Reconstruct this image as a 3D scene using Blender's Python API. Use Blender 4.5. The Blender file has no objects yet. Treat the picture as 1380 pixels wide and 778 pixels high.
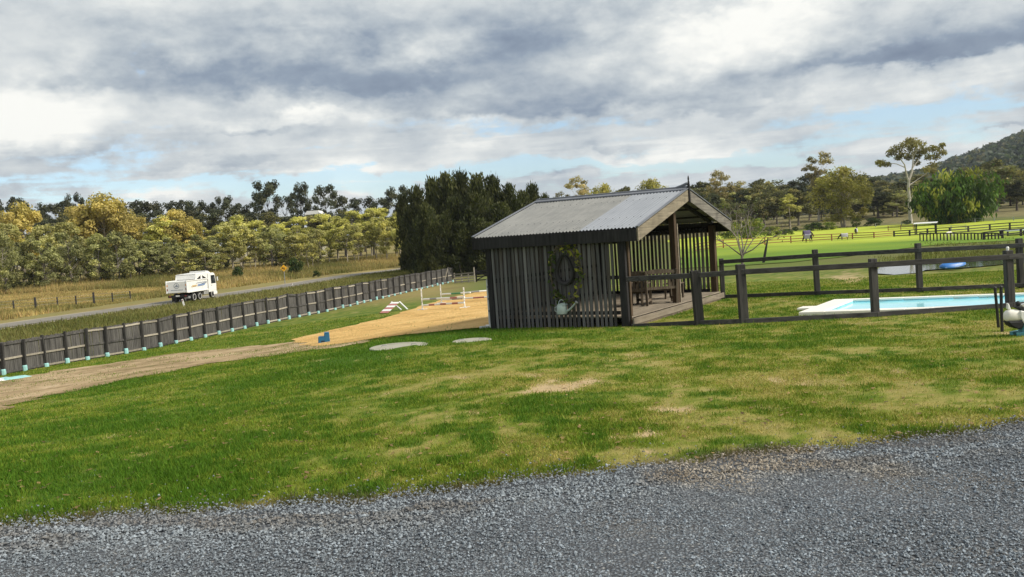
import bpy, bmesh, math, random
import numpy as np
from mathutils import Vector, Matrix, Euler
from mathutils.geometry import delaunay_2d_cdt

random.seed(7)
rng = np.random.default_rng(7)
SC = bpy.context.scene
COL = SC.collection
R = math.radians

# ------------------------------------------------------------------ camera
F, PW, PH = 1200.0, 1380.0, 778.0
PITCH, ROLL, EYE = R(3.58), R(3.76), 1.65
cam_d = bpy.data.cameras.new('camera')
cam_d.sensor_width = 36.0
cam_d.lens = 36.0 * F / PW
cam_d.clip_start, cam_d.clip_end = 0.1, 9000
cam = bpy.data.objects.new('camera', cam_d)
COL.objects.link(cam)
cam.matrix_world = Matrix.Translation((0, 0, EYE)) @ Matrix.Rotation(R(90) - PITCH, 4, 'X') @ Matrix.Rotation(-ROLL, 4, 'Z')
SC.camera = cam

# ------------------------------------------------------------------ light
SUN_AZ, SUN_EL = R(110), R(38)          # azimuth from +Y towards +X
sun_d = bpy.data.lights.new('sun', 'SUN')
sun_d.energy = 4.2
sun_d.angle = R(18.0)
sun_d.color = (1.0, 0.93, 0.80)
sun = bpy.data.objects.new('sun', sun_d)
COL.objects.link(sun)
sd = Vector((math.sin(SUN_AZ) * math.cos(SUN_EL), math.cos(SUN_AZ) * math.cos(SUN_EL), math.sin(SUN_EL)))
sun.rotation_euler = sd.to_track_quat('Z', 'Y').to_euler()

SC.view_settings.view_transform = 'Standard'
SC.view_settings.look = 'None'
SC.view_settings.gamma = 1.0
SC.view_settings.exposure = 0.22
SC.view_settings.use_curve_mapping = False
SC.cycles.max_bounces = 6
SC.cycles.transparent_max_bounces = 8


def pix_dir(px, py):
    """direction of a photo pixel in the world (camera at the origin)"""
    uu, vv = px - PW / 2, PH / 2 - py
    cr, sr = math.cos(ROLL), math.sin(ROLL)
    u, v = cr * uu + sr * vv, -sr * uu + cr * vv
    c, s = math.cos(PITCH), math.sin(PITCH)
    return np.array([u, F * c + v * s, -F * s + v * c]) / F


# ------------------------------------------------------------------ world: sky with layered clouds
world = bpy.data.worlds.new('World')
SC.world = world
world.use_nodes = True
WT = world.node_tree
WT.nodes.clear()


class NT:
    """small node-tree writer"""
    def __init__(self, nt): self.nt = nt
    def n(self, typ, ins=(), **kw):
        nd = self.nt.nodes.new(typ)
        for k, v in kw.items(): setattr(nd, k, v)
        for k, v in (ins.items() if isinstance(ins, dict) else enumerate(ins)):
            if v is None: continue
            s = nd.inputs[k]
            if isinstance(v, bpy.types.NodeSocket): self.nt.links.new(v, s)
            elif isinstance(v, bpy.types.Node): self.nt.links.new(v.outputs[0], s)
            else:
                if isinstance(v, (tuple, list)) and len(v) == 3 and s.type == 'RGBA': v = (*v, 1)
                s.default_value = v
        return nd
    def m(self, op, a, b=None, c=None, clamp=False):
        return self.n('ShaderNodeMath', [a, b, c], operation=op, use_clamp=clamp).outputs[0]
    def vm(self, op, a, b=None, c=None):
        nd = self.n('ShaderNodeVectorMath', [a, b, c], operation=op)
        return nd.outputs['Value'] if op in ('DOT_PRODUCT', 'LENGTH') else nd.outputs[0]
    def mixc(self, f, a, b, blend='MIX'):
        nd = self.n('ShaderNodeMix', data_type='RGBA', blend_type=blend)
        for s, v in ((nd.inputs[0], f), (nd.inputs[6], a), (nd.inputs[7], b)):
            if isinstance(v, bpy.types.NodeSocket): self.nt.links.new(v, s)
            else: s.default_value = (*v, 1) if isinstance(v, (tuple, list)) and len(v) == 3 else v
        return nd.outputs[2]
    def ramp(self, f, stops, interp='LINEAR'):
        nd = self.n('ShaderNodeValToRGB', [f])
        cr = nd.color_ramp; cr.interpolation = interp
        while len(cr.elements) < len(stops): cr.elements.new(0.5)
        for e, (p, c) in zip(cr.elements, stops):
            e.position = p; e.color = (*c, 1) if isinstance(c, (tuple, list)) else (c, c, c, 1)
        return nd.outputs[0]
    def mapr(self, v, a, b, c=0.0, d=1.0, smooth=True):
        return self.n('ShaderNodeMapRange', [v, a, b, c, d], interpolation_type='SMOOTHSTEP' if smooth else 'LINEAR').outputs[0]
    def noise(self, vec, scale, detail=4, rough=0.55, dist=0.0, dim='3D'):
        return self.n('ShaderNodeTexNoise', {'Vector': vec, 'Scale': scale, 'Detail': detail, 'Roughness': rough, 'Distortion': dist}, noise_dimensions=dim)


def build_sky():
    w = NT(WT)
    tc = w.n('ShaderNodeTexCoord')
    d = w.vm('NORMALIZE', tc.outputs['Generated'])
    sp = w.n('ShaderNodeSeparateXYZ', [d])
    X, Y, Z = sp.outputs
    az = w.m('ARCTAN2', X, Y)
    el = w.m('ARCSINE', Z)
    base = w.n('ShaderNodeCombineXYZ', [az, el, 0.0]).outputs[0]
    # cloud-layer coordinates: clouds flatten towards the horizon
    zz = w.m('ADD', w.m('MAXIMUM', Z, 0.0), 0.10)
    lay = w.n('ShaderNodeCombineXYZ', [w.m('DIVIDE', X, zz), w.m('DIVIDE', Y, zz), w.m('MULTIPLY', Z, 2.0)]).outputs[0]
    warp1 = w.noise(w.vm('MULTIPLY', d, (9.0, 9.0, 17.0)), 1.0, 3, 0.55)
    warp2 = w.noise(w.vm('MULTIPLY', d, (30.0, 30.0, 52.0)), 1.0, 5, 0.62)
    wv = w.vm('SUBTRACT', warp1.outputs['Color'], (0.5, 0.5, 0.5))
    wv2 = w.vm('SUBTRACT', warp2.outputs['Color'], (0.5, 0.5, 0.5))
    p = w.vm('ADD', base, w.vm('MULTIPLY', wv, (0.12, 0.05, 0.0)))
    p = w.vm('ADD', p, w.vm('MULTIPLY', wv2, (0.036, 0.030, 0.0)))

    def blobs(lst, flat=False):
        tot = None
        for (px, py, rx, ry, amp) in lst:
            dr = pix_dir(px, py)
            a0 = math.atan2(dr[0], dr[1]); e0 = math.asin(dr[2] / np.linalg.norm(dr))
            rel = w.vm('SUBTRACT', p, (a0, e0, 0))
            q = w.vm('MULTIPLY', rel, (F / rx, F / ry, 0.0))
            if flat:        # cumulus bases: soft above, cut off sharply underneath
                yy = w.n('ShaderNodeSeparateXYZ', [q]).outputs[1]
                ex = w.m('MULTIPLY', w.m('MINIMUM', yy, 0.0), 1.3)
                q = w.vm('ADD', q, w.n('ShaderNodeCombineXYZ', [0.0, ex, 0.0]).outputs[0])
            g = w.m('MULTIPLY', w.m('EXPONENT', w.m('MULTIPLY', w.vm('DOT_PRODUCT', q, q), -1.0)), amp)
            tot = g if tot is None else w.m('ADD', tot, g)
        return tot

    dark = blobs(SKY_DARK, True)
    bright = blobs(SKY_BRIGHT)
    gap = blobs(SKY_GAP)
    n_lay = w.noise(lay, 0.55, 8, 0.6, 0.2).outputs[0]
    n_big = w.noise(lay, 0.30, 3, 0.5).outputs[0]
    n_puff = w.noise(w.vm('MULTIPLY', d, (8.0, 8.0, 17.0)), 1.0, 9, 0.56, 0.1).outputs[0]
    n_fine = w.noise(w.vm('MULTIPLY', d, (34.0, 34.0, 62.0)), 1.0, 6, 0.6, 0.2).outputs[0]
    pv = w.vm('ADD', w.vm('MULTIPLY', d, (1.0, 1.0, 1.7)), w.vm('MULTIPLY', wv2, (0.06, 0.06, 0.06)))
    pv = w.vm('ADD', pv, w.vm('MULTIPLY', wv, (0.05, 0.05, 0.05)))
    vo1 = w.n('ShaderNodeTexVoronoi', {'Vector': pv, 'Scale': 6.5, 'Detail': 2.0, 'Roughness': 0.5, 'Lacunarity': 2.3}, feature='F1').outputs['Distance']
    puff = w.m('MULTIPLY', w.m('SUBTRACT', 0.92, vo1), 0.45)
    # blue gaps: explicit ones in view, the layer noise elsewhere
    gsum = w.m('ADD', gap, w.m('MULTIPLY', w.m('SUBTRACT', n_lay, 0.5), 1.3))
    gsum = w.m('ADD', gsum, w.m('MULTIPLY', w.m('SUBTRACT', n_fine, 0.5), 1.1))
    low = w.mapr(Z, 0.02, 0.20, 1.0, 0.0)
    n_str = w.noise(w.vm('MULTIPLY', d, (5.0, 5.0, 62.0)), 1.0, 7, 0.62, 0.6).outputs[0]
    gsum = w.m('ADD', gsum, w.m('MULTIPLY', w.m('MULTIPLY', w.m('SUBTRACT', n_str, 0.44), 2.4), low))
    gsum = w.m('SUBTRACT', gsum, w.m('MULTIPLY', puff, 0.6))
    gmask = w.mapr(gsum, 0.26, 0.78)
    gmask = w.m('MULTIPLY', gmask, 0.80)
    # cloud tone 0 (dark base) .. 1 (sunlit white)
    t = w.m('ADD', 0.67, w.m('MULTIPLY', w.m('SUBTRACT', n_puff, 0.5), 0.60))
    t = w.m('ADD', t, w.m('MULTIPLY', w.m('SUBTRACT', n_fine, 0.5), 0.22))
    t = w.m('ADD', t, w.m('MULTIPLY', w.m('SUBTRACT', n_big, 0.5), 0.25))
    dk = w.m('ADD', w.m('MULTIPLY', dark, 1.0), w.m('MULTIPLY', w.m('SUBTRACT', n_puff, 0.5), -0.55))
    dk = w.m('ADD', dk, w.m('MULTIPLY', w.m('SUBTRACT', n_fine, 0.5), -0.22))
    t = w.m('ADD', t, w.m('MULTIPLY', puff, 0.36))
    dk = w.m('SUBTRACT', dk, w.m('MULTIPLY', puff, 0.30))
    t = w.m('SUBTRACT', t, w.m('MULTIPLY', w.mapr(dk, 0.0, 0.66), 0.40))
    t = w.m('SUBTRACT', t, w.m('MULTIPLY', dark, 0.15))
    t = w.m('SUBTRACT', t, w.m('MULTIPLY', w.m('MULTIPLY', w.m('SUBTRACT', n_str, 0.50), 0.9), low))
    br = w.m('ADD', bright, w.m('MULTIPLY', w.m('SUBTRACT', n_puff, 0.5), 0.5))
    t = w.m('ADD', t, w.m('MULTIPLY', w.mapr(br, 0.02, 0.42), 0.24))
    t = w.m('ADD', t, w.m('MULTIPLY', bright, 0.25))
    ccol = w.ramp(t, [(0.0, (0.165, 0.215, 0.305)), (0.28, (0.285, 0.35, 0.44)), (0.55, (0.50, 0.555, 0.60)), (0.76, (0.71, 0.745, 0.75)), (1.0, (1.0, 1.0, 0.95))])
    sky = w.n('ShaderNodeTexSky', sky_type='NISHITA', sun_disc=False, sun_elevation=SUN_EL, sun_rotation=SUN_AZ, air_density=1.0, dust_density=0.3, ozone_density=2.0)
    bg_sky = w.n('ShaderNodeBackground', [w.vm('MULTIPLY', sky.outputs[0], (0.90, 0.98, 1.07)), 0.13])
    bg_cl = w.n('ShaderNodeBackground', [ccol, SKY_CLOUD])
    mix = w.n('ShaderNodeMixShader', [gmask, bg_cl.outputs[0], bg_sky.outputs[0]])
    w.n('ShaderNodeOutputWorld', [mix.outputs[0]])


SKY_CLOUD = 0.87
# (photo px, photo py, radius x, radius y, amount)
SKY_DARK = [(330, 108, 170, 60, .46), (600, 112, 230, 48, .48), (640, 48, 200, 40, .16), (790, 142, 300, 26, .44), (1330, 55, 120, 34, .52),
            (1230, 78, 170, 14, .42), (760, 60, 150, 40, .22), (330, 178, 60, 10, .34), (940, 152, 140, 12, .26), (1350, 160, 50, 6, .3),
            (170, 20, 110, 26, .20), (860, 14, 220, 22, .12), (300, 228, 110, 14, .26), (860, 194, 90, 8, .22), (480, 125, 90, 22, .12), (100, 112, 60, 18, .22),
            (480, 232, 160, 8, .2), (760, 238, 160, 8, .2), (110, 200, 90, 12, .2), (1120, 196, 80, 8, .2), (390, 40, 80, 30, .16)]
SKY_BRIGHT = [(150, 150, 90, 30, .16), (300, 240, 300, 12, .12), (800, 215, 300, 14, .14), (100, 60, 50, 24, .16), (930, 60, 80, 40, .14), (1085, 28, 100, 36, .36), (22, 162, 70, 36, .42), (250, 82, 60, 26, .16), (570, 68, 90, 26, .34), (480, 40, 100, 24, .22), (940, 40, 140, 40, .2), (1030, 105, 160, 22, .12),
              (1070, 138, 40, 10, .22), (490, 250, 26, 14, .34), (420, 165, 150, 10, .30), (640, 163, 70, 7, .26), (850, 222, 34, 16, .28),
              (1300, 108, 120, 14, .18), (650, 190, 60, 14, .18), (180, 272, 40, 8, .35), (330, 78, 60, 20, .14), (60, 100, 60, 26, .14), (1010, 20, 50, 20, .14), (440, 200, 120, 14, .12), (1000, 180, 120, 10, .12)]
SKY_GAP = [(330, 250, 330, 9, .60), (520, 166, 170, 11, .40), (200, 78, 20, 26, .40), (990, 212, 120, 10, .80), (1210, 150, 140, 15, .80),
           (180, 208, 70, 8, .30), (740, 168, 170, 8, .36), (1300, 186, 90, 12, .50), (330, 264, 190, 9, .60), (50, 232, 130, 8, .40),
           (620, 236, 190, 12, .50), (800, 225, 110, 8, .4), (450, 205, 60, 6, .3), (1180, 182, 140, 10, .40), (110, 16, 30, 30, .22), (880, 195, 60, 6, .3), (1050, 235, 100, 8, .3)]
build_sky()

# ------------------------------------------------------------------ terrain
# ground heights relative to the eye: (x, y, z)
TP = [(-12, -8, -1.65), (0, -8, -1.65), (12, -8, -1.65), (-9, 2, -1.66), (0, 2, -1.65), (9, 2, -1.65), (-6, 6, -1.72), (0, 6, -1.68), (6, 6.5, -1.68), (14, 8, -1.75),
      (-6, 10, -2.08), (0, 10, -1.93), (6, 10, -1.92), (0, 15, -2.24), (-7.5, 14, -2.48), (7, 15, -2.22), (14, 15, -2.22), (-6.8, 21.6, -2.86), (-2.7, 21.7, -2.56),
      (0, 22, -2.55), (4, 22, -2.55), (9, 22, -2.54), (15, 21, -2.52), (22, 20, -2.5), (-11, 19, -3.0), (-14, 29, -3.78), (-23, 40, -4.77), (-20, 52, -5.0), (-17, 61, -5.05), (-4.4, 106, -5.0),
      (-6.8, 32, -3.5), (-1, 25, -2.64), (-3, 27, -2.86), (-5, 54, -4.3), (-9, 52, -4.45), (-2, 75, -4.65), (-5, 68, -4.62), (2, 40, -3.55),
      (0, 24.5, -2.6), (3, 30.5, -2.6), (6, 28, -2.55), (10, 28, -2.55), (16, 28, -2.55), (22, 27, -2.55), (6, 33, -2.8), (12, 36, -3.0), (22, 36, -3.05),
      (12, 45, -3.55), (22, 47, -3.7), (24, 57, -4.28), (29, 61, -4.35), (35, 64, -4.35), (42, 62, -4.3), (12, 60, -4.1), (15, 100, -4.4), (46, 90, -4.4), (60, 120, -4.4), (46, 138, -4.4), (10, 150, -4.4),
      (75, 150, -4.4), (110, 180, -4.2), (70, 215, -4.3), (40, 225, -4.4), (5, 215, -4.4),
      (-42, 76, -5.2), (-36, 97, -5.2), (-30, 125, -5.2), (-18, 160, -5.2), (-52, 100, -5.1), (-60, 62, -5.1), (-74, 130, -4.2), (-50, 150, -4.2), (-28, 185, -4.2), (-8, 130, -4.6), (-100, 140, -4.2),
      (-40, 30, -4.9), (-60, 0, -4.6), (-30, -20, -3), (40, 0, -2.6), (40, 30, -3.0), (70, 60, -4.2), (60, -30, -2.8), (0, -40, -1.7),
      (120, 330, -0.6), (70, 330, -1.0), (10, 320, -1.6), (-60, 260, -3.2), (-130, 220, -3.6), (180, 260, -2.0), (160, 100, -4.2), (-160, 60, -4.4), (-120, -100, -3.5), (140, -100, -3.0)]
TP = np.array(TP, float)


def _phi(r2):
    r2 = np.maximum(r2, 1e-9)
    return 0.5 * r2 * np.log(r2)


def _tps():
    n = len(TP); s = 50.0
    P = TP[:, :2] / s
    K = _phi(((P[:, None] - P[None]) ** 2).sum(2)) + np.eye(n) * 2e-4
    Q = np.c_[np.ones(n), P]
    A = np.zeros((n + 3, n + 3)); A[:n, :n] = K; A[:n, n:] = Q; A[n:, :n] = Q.T
    return np.linalg.solve(A, np.r_[TP[:, 2], 0, 0, 0]), P, s


_C, _P, _S = _tps()


def Hgt(x, y):
    """terrain height in the world"""
    x = np.asarray(x, float); y = np.asarray(y, float)
    sh = x.shape
    q = np.c_[x.ravel(), y.ravel()]
    out = np.empty(len(q))
    for i in range(0, len(q), 20000):
        b = q[i:i + 20000] / _S
        K = _phi(((b[:, None] - _P[None]) ** 2).sum(2))
        out[i:i + 20000] = K @ _C[:-3] + _C[-3] + b @ _C[-2:]
    r = np.hypot(q[:, 0], q[:, 1])
    t = np.clip((r - 230) / 130, 0, 1); t = t * t * (3 - 2 * t)
    far = -2.0 - 1.5 * np.clip(-q[:, 0] / 200, -0.6, 1)
    out = np.clip(out, -6, 1) * (1 - t) + far * t
    return (out + EYE).reshape(sh)


def H1(x, y): return float(Hgt(np.array([x]), np.array([y]))[0])


_TS = np.geomspace(2.5, 600, 900)


def G(px, py):
    """where the ray of a photo pixel meets the terrain"""
    d = pix_dir(px, py)
    z = EYE + d[2] * _TS
    k = np.nonzero(z <= Hgt(d[0] * _TS, d[1] * _TS))[0]
    if len(k) == 0: raise ValueError(f'no ground at {px},{py}')
    a, b = _TS[max(k[0] - 1, 0)], _TS[k[0]]
    for _ in range(25):
        m = (a + b) / 2
        if EYE + d[2] * m <= H1(d[0] * m, d[1] * m): b = m
        else: a = m
    return Vector((d[0] * b, d[1] * b, H1(d[0] * b, d[1] * b)))


def AT(px, py, depth):
    """the point on a photo pixel's ray at a distance along the view"""
    d = pix_dir(px, py); k = depth / d[1]
    return Vector((d[0] * k, depth, EYE + d[2] * k))


def AXY(px, depth, py=330):
    """ground point at a distance along the view, in the direction of a photo column"""
    p = AT(px, py, depth)
    return Vector((p.x, p.y, H1(p.x, p.y)))


# numpy value noise
def _h(ix, iy, s):
    v = np.sin(ix * 127.1 + iy * 311.7 + s * 74.7) * 43758.5453
    return v - np.floor(v)


def vnoise(x, y, s=0):
    ix, iy = np.floor(x), np.floor(y); fx, fy = x - ix, y - iy
    fx = fx * fx * (3 - 2 * fx); fy = fy * fy * (3 - 2 * fy)
    return (_h(ix, iy, s) * (1 - fx) + _h(ix + 1, iy, s) * fx) * (1 - fy) + (_h(ix, iy + 1, s) * (1 - fx) + _h(ix + 1, iy + 1, s) * fx) * fy


def fbm(x, y, s=0, o=4):
    t = 0; a = 0.5; k = 1.0
    for i in range(o):
        t = t + a * vnoise(x * k + 13.7 * i, y * k - 7.1 * i, s + i); a *= 0.5; k *= 2.03
    return t / (1 - 0.5 ** o)


def sstep(a, b, v):
    t = np.clip((v - a) / (b - a), 0, 1)
    return t * t * (3 - 2 * t)


# ------------------------------------------------------------------ object helpers
def link(o, parent=None):
    COL.objects.link(o)
    if parent is not None: o.parent = parent
    return o


def tag(o, label=None, cat=None, group=None, kind=None):
    if label: o['label'] = label
    if cat: o['category'] = cat
    if group: o['group'] = group
    if kind: o['kind'] = kind
    return o


def thing(name, label, cat, loc=(0, 0, 0), rz=0.0, group=None):
    o = link(bpy.data.objects.new(name, None))
    o.location = loc; o.rotation_euler = (0, 0, rz); o.empty_display_size = 0.2
    return tag(o, label, cat, group)


def mesh_np(name, verts, faces, mat, parent=None, smooth=False, attrs=None):
    """faces: (n,3) or (n,4) array"""
    me = bpy.data.meshes.new(name)
    verts = np.asarray(verts, np.float32); faces = np.asarray(faces, np.int32)
    k = faces.shape[1]
    me.vertices.add(len(verts)); me.vertices.foreach_set('co', verts.ravel())
    me.loops.add(faces.size); me.loops.foreach_set('vertex_index', faces.ravel())
    me.polygons.add(len(faces)); me.polygons.foreach_set('loop_start', np.arange(0, faces.size, k, dtype=np.int32))
    try: me.polygons.foreach_set('loop_total', np.full(len(faces), k, np.int32))
    except Exception: pass
    me.polygons.foreach_set('use_smooth', np.full(len(faces), smooth))
    for nm, (typ, arr) in (attrs or {}).items():
        at = me.attributes.new(nm, typ, 'POINT')
        at.data.foreach_set('color' if typ == 'FLOAT_COLOR' else 'value', np.asarray(arr, np.float32).ravel())
    me.update(calc_edges=True); me.validate()
    me.materials.append(mat)
    return link(bpy.data.objects.new(name, me), parent)


class MB:
    def __init__(self): self.v = []; self.f = []
    def add(self, vs, fs):
        k = len(self.v); self.v += [tuple(p) for p in vs]; self.f += [tuple(i + k for i in q) for q in fs]; return self
    def box(self, c, s, rot=None, taper=1.0):
        c = Vector(c); M = rot.to_matrix() if isinstance(rot, Euler) else rot
        vs = []
        for z in (-.5, .5):
            k = taper if z > 0 else 1.0
            for x, y in ((-.5, -.5), (.5, -.5), (.5, .5), (-.5, .5)):
                p = Vector((x * s[0] * k, y * s[1] * k, z * s[2]))
                vs.append(c + (M @ p if M else p))
        return self.add(vs, [(3, 2, 1, 0), (4, 5, 6, 7), (0, 1, 5, 4), (1, 2, 6, 5), (2, 3, 7, 6), (3, 0, 4, 7)])
    def bar(self, a, b, w, h, up=(0, 0, 1)):
        a = Vector(a); b = Vector(b); d = (b - a); L = d.length; d.normalize()
        s = d.cross(Vector(up))
        if s.length < 1e-4: s = d.cross(Vector((1, 0, 0)))
        s.normalize(); u = s.cross(d)
        vs = [e + s * (x * w / 2) + u * (z * h / 2) for e in (a, b) for x, z in ((-1, -1), (1, -1), (1, 1), (-1, 1))]
        return self.add(vs, [(0, 1, 2, 3), (7, 6, 5, 4), (0, 4, 5, 1), (1, 5, 6, 2), (2, 6, 7, 3), (3, 7, 4, 0)])
    def tube(self, pts, rad, n=8, cap=True):
        pts = [Vector(p) for p in pts]
        if not hasattr(rad, '__len__'): rad = [rad] * len(pts)
        vs = []; up = None
        for i, p in enumerate(pts):
            d = (pts[min(i + 1, len(pts) - 1)] - pts[max(i - 1, 0)]).normalized()
            if up is None: up = d.orthogonal().normalized()
            s = d.cross(up)
            if s.length < 1e-5: s = d.orthogonal()
            s.normalize(); up = s.cross(d).normalized()
            for k in range(n):
                a = 2 * math.pi * k / n
                vs.append(p + (s * math.cos(a) + up * math.sin(a)) * rad[i])
        fs = [(i * n + k, i * n + (k + 1) % n, (i + 1) * n + (k + 1) % n, (i + 1) * n + k) for i in range(len(pts) - 1) for k in range(n)]
        if cap:
            fs.append(tuple(range(n - 1, -1, -1))); e = (len(pts) - 1) * n; fs.append(tuple(e + k for k in range(n)))
        return self.add(vs, fs)
    def lathe(self, prof, n=16, c=(0, 0, 0), axis='Z', cap=True):
        vs = []
        for r, z in prof:
            for k in range(n):
                a = 2 * math.pi * k / n
                q = (r * math.cos(a), r * math.sin(a), z)
                if axis == 'X': q = (q[2], q[0], q[1])
                if axis == 'Y': q = (q[0], q[2], q[1])
                vs.append((q[0] + c[0], q[1] + c[1], q[2] + c[2]))
        fs = [(i * n + k, i * n + (k + 1) % n, (i + 1) * n + (k + 1) % n, (i + 1) * n + k) for i in range(len(prof) - 1) for k in range(n)]
        if cap:
            fs.append(tuple(range(n - 1, -1, -1))); e = (len(prof) - 1) * n; fs.append(tuple(e + k for k in range(n)))
        return self.add(vs, fs)
    def prism(self, poly, y0, y1, axes='XZ'):
        """polygon extruded; axes XZ: polygon in x,z and extruded along y; XY: extruded along z; YZ: along x"""
        n = len(poly)
        def pt(p, t): return {'XZ': (p[0], t, p[1]), 'XY': (p[0], p[1], t), 'YZ': (t, p[0], p[1])}[axes]
        vs = [pt(p, y0) for p in poly] + [pt(p, y1) for p in poly]
        return self.add(vs, [tuple(range(n)), tuple(range(2 * n - 1, n - 1, -1))] + [(i, i + n, (i + 1) % n + n, (i + 1) % n) for i in range(n)])
    def ball(self, c, r, n=10, m=7, sc=(1, 1, 1)):
        prof = [(max(1e-4, math.sin(math.pi * i / m)) * r, -math.cos(math.pi * i / m) * r) for i in range(m + 1)]
        k = len(self.v); self.lathe(prof, n, (0, 0, 0))
        for i in range(k, len(self.v)):
            p = self.v[i]; self.v[i] = (c[0] + p[0] * sc[0], c[1] + p[1] * sc[1], c[2] + p[2] * sc[2])
        return self
    def mesh(self, name, mat, smooth=False, bevel=0.0, weld=True):
        bm = bmesh.new()
        vs = [bm.verts.new(p) for p in self.v]
        for f in self.f:
            try: bm.faces.new([vs[i] for i in f])
            except ValueError: pass
        bmesh.ops.recalc_face_normals(bm, faces=bm.faces[:])
        if bevel > 0:
            bmesh.ops.bevel(bm, geom=[e for e in bm.edges if len(e.link_faces) == 2 and e.calc_face_angle(0) > 0.5], offset=bevel, segments=1, affect='EDGES', clamp_overlap=True)
        me = bpy.data.meshes.new(name); bm.to_mesh(me); bm.free()
        if smooth:
            me.polygons.foreach_set('use_smooth', [True] * len(me.polygons))
            try: me.set_sharp_from_angle(angle=R(40))
            except Exception: pass
        me.materials.append(mat)
        return me
    def build(self, name, mat, parent=None, smooth=False, bevel=0.0):
        return link(bpy.data.objects.new(name, self.mesh(name, mat, smooth, bevel)), parent)


def inst(name, me, parent=None, loc=(0, 0, 0), rot=(0, 0, 0), scale=(1, 1, 1)):
    o = link(bpy.data.objects.new(name, me), parent)
    o.location = loc; o.rotation_euler = rot; o.scale = scale
    return o


def copy_tree(o, parent=None):
    c = o.copy(); COL.objects.link(c)
    if parent is not None: c.parent = parent
    for ch in o.children: copy_tree(ch, c)
    return c


ORD = ['first', 'second', 'third', 'fourth', 'fifth', 'sixth', 'seventh', 'eighth', 'ninth', 'tenth', 'eleventh', 'twelfth', 'thirteenth', 'fourteenth', 'fifteenth', 'sixteenth',
       'seventeenth', 'eighteenth', 'nineteenth', 'twentieth', 'twenty-first', 'twenty-second', 'twenty-third', 'twenty-fourth', 'twenty-fifth', 'twenty-sixth', 'twenty-seventh', 'twenty-eighth', 'twenty-ninth', 'thirtieth',
       'thirty-first', 'thirty-second', 'thirty-third', 'thirty-fourth', 'thirty-fifth', 'thirty-sixth', 'thirty-seventh', 'thirty-eighth', 'thirty-ninth', 'fortieth'] + ['forty-' + q for q in ('first', 'second', 'third', 'fourth', 'fifth', 'sixth', 'seventh', 'eighth', 'ninth')] + ['fiftieth'] + ['fifty-' + q for q in ('first', 'second', 'third', 'fourth', 'fifth', 'sixth', 'seventh', 'eighth', 'ninth')]

# ------------------------------------------------------------------ materials
MATS = {}


def new_mat(name):
    m = bpy.data.materials.new(name); m.use_nodes = True
    m.node_tree.nodes.clear(); MATS[name] = m
    return m, NT(m.node_tree)


def finish(w, bsdf): w.n('ShaderNodeOutputMaterial', [bsdf.outputs[0]])


def principled(w, col, rough=0.8, metal=0.0, spec=0.3, normal=None, **kw):
    d = {'Base Color': col, 'Roughness': rough, 'Metallic': metal, 'Specular IOR Level': spec}
    if normal is not None: d['Normal'] = normal
    d.update(kw)
    return w.n('ShaderNodeBsdfPrincipled', d)


def objvec(w, scale=(1, 1, 1)):
    tc = w.n('ShaderNodeTexCoord'); oi = w.n('ShaderNodeObjectInfo')
    off = w.vm('MULTIPLY', w.n('ShaderNodeCombineXYZ', [oi.outputs['Random']] * 3).outputs[0], (37.0, 51.0, 23.0))
    return w.vm('MULTIPLY', w.vm('ADD', tc.outputs['Object'], off), scale), oi.outputs['Random']


def m_wood(name, c0, c1, grain=(14, 14, 1.2), rough=0.85, vary=0.35, stain=None):
    m, w = new_mat(name)
    v, rnd = objvec(w, grain)
    n1 = w.noise(v, 1.0, 6, 0.65, 0.4).outputs[0]
    v2, _ = objvec(w, (2.2, 2.2, 1.0))
    n2 = w.noise(v2, 1.0, 4, 0.6).outputs[0]
    f = w.m('ADD', w.m('MULTIPLY', n1, 0.75), w.m('MULTIPLY', n2, 0.25))
    col = w.ramp(f, [(0.32, c0), (0.5, tuple((a + b) / 2 for a, b in zip(c0, c1))), (0.68, c1)])
    if stain:
        v3, _ = objvec(w, (1.3, 1.3, 0.8))
        col = w.mixc(w.mapr(w.noise(v3, 1.0, 5, 0.7).outputs[0], 0.5, 0.68, 0, 0.7), col, stain)
    br = w.m('ADD', 1.0 - vary / 2, w.m('MULTIPLY', rnd, vary))
    col = w.n('ShaderNodeVectorMath', [col, w.n('ShaderNodeCombineXYZ', [br, br, br]).outputs[0]], operation='MULTIPLY').outputs[0]
    bump = w.n('ShaderNodeBump', {'Strength': 0.5, 'Distance': 0.01, 'Height': n1})
    finish(w, principled(w, col, rough, 0, 0.2, bump.outputs[0]))
    return m


def m_plain(name, col, rough=0.6, metal=0.0, spec=0.4, dirt=0.25, scale=3.0, bump=0.0, dirtcol=None, **kw):
    m, w = new_mat(name)
    v, rnd = objvec(w, (scale,) * 3)
    n = w.noise(v, 1.0, 6, 0.65).outputs[0]
    dc = dirtcol or tuple(c * 0.45 for c in col)
    c = w.mixc(w.mapr(n, 0.45, 0.72, 0, dirt), col, dc)
    nm = None
    if bump:
        n2 = w.noise(v, 8.0, 4, 0.6).outputs[0]
        nm = w.n('ShaderNodeBump', {'Strength': bump, 'Distance': 0.01, 'Height': n2}).outputs[0]
    finish(w, principled(w, c, w.mapr(n, 0.3, 0.7, rough * 0.85, min(1, rough * 1.15), False), metal, spec, nm, **kw))
    return m


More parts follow.
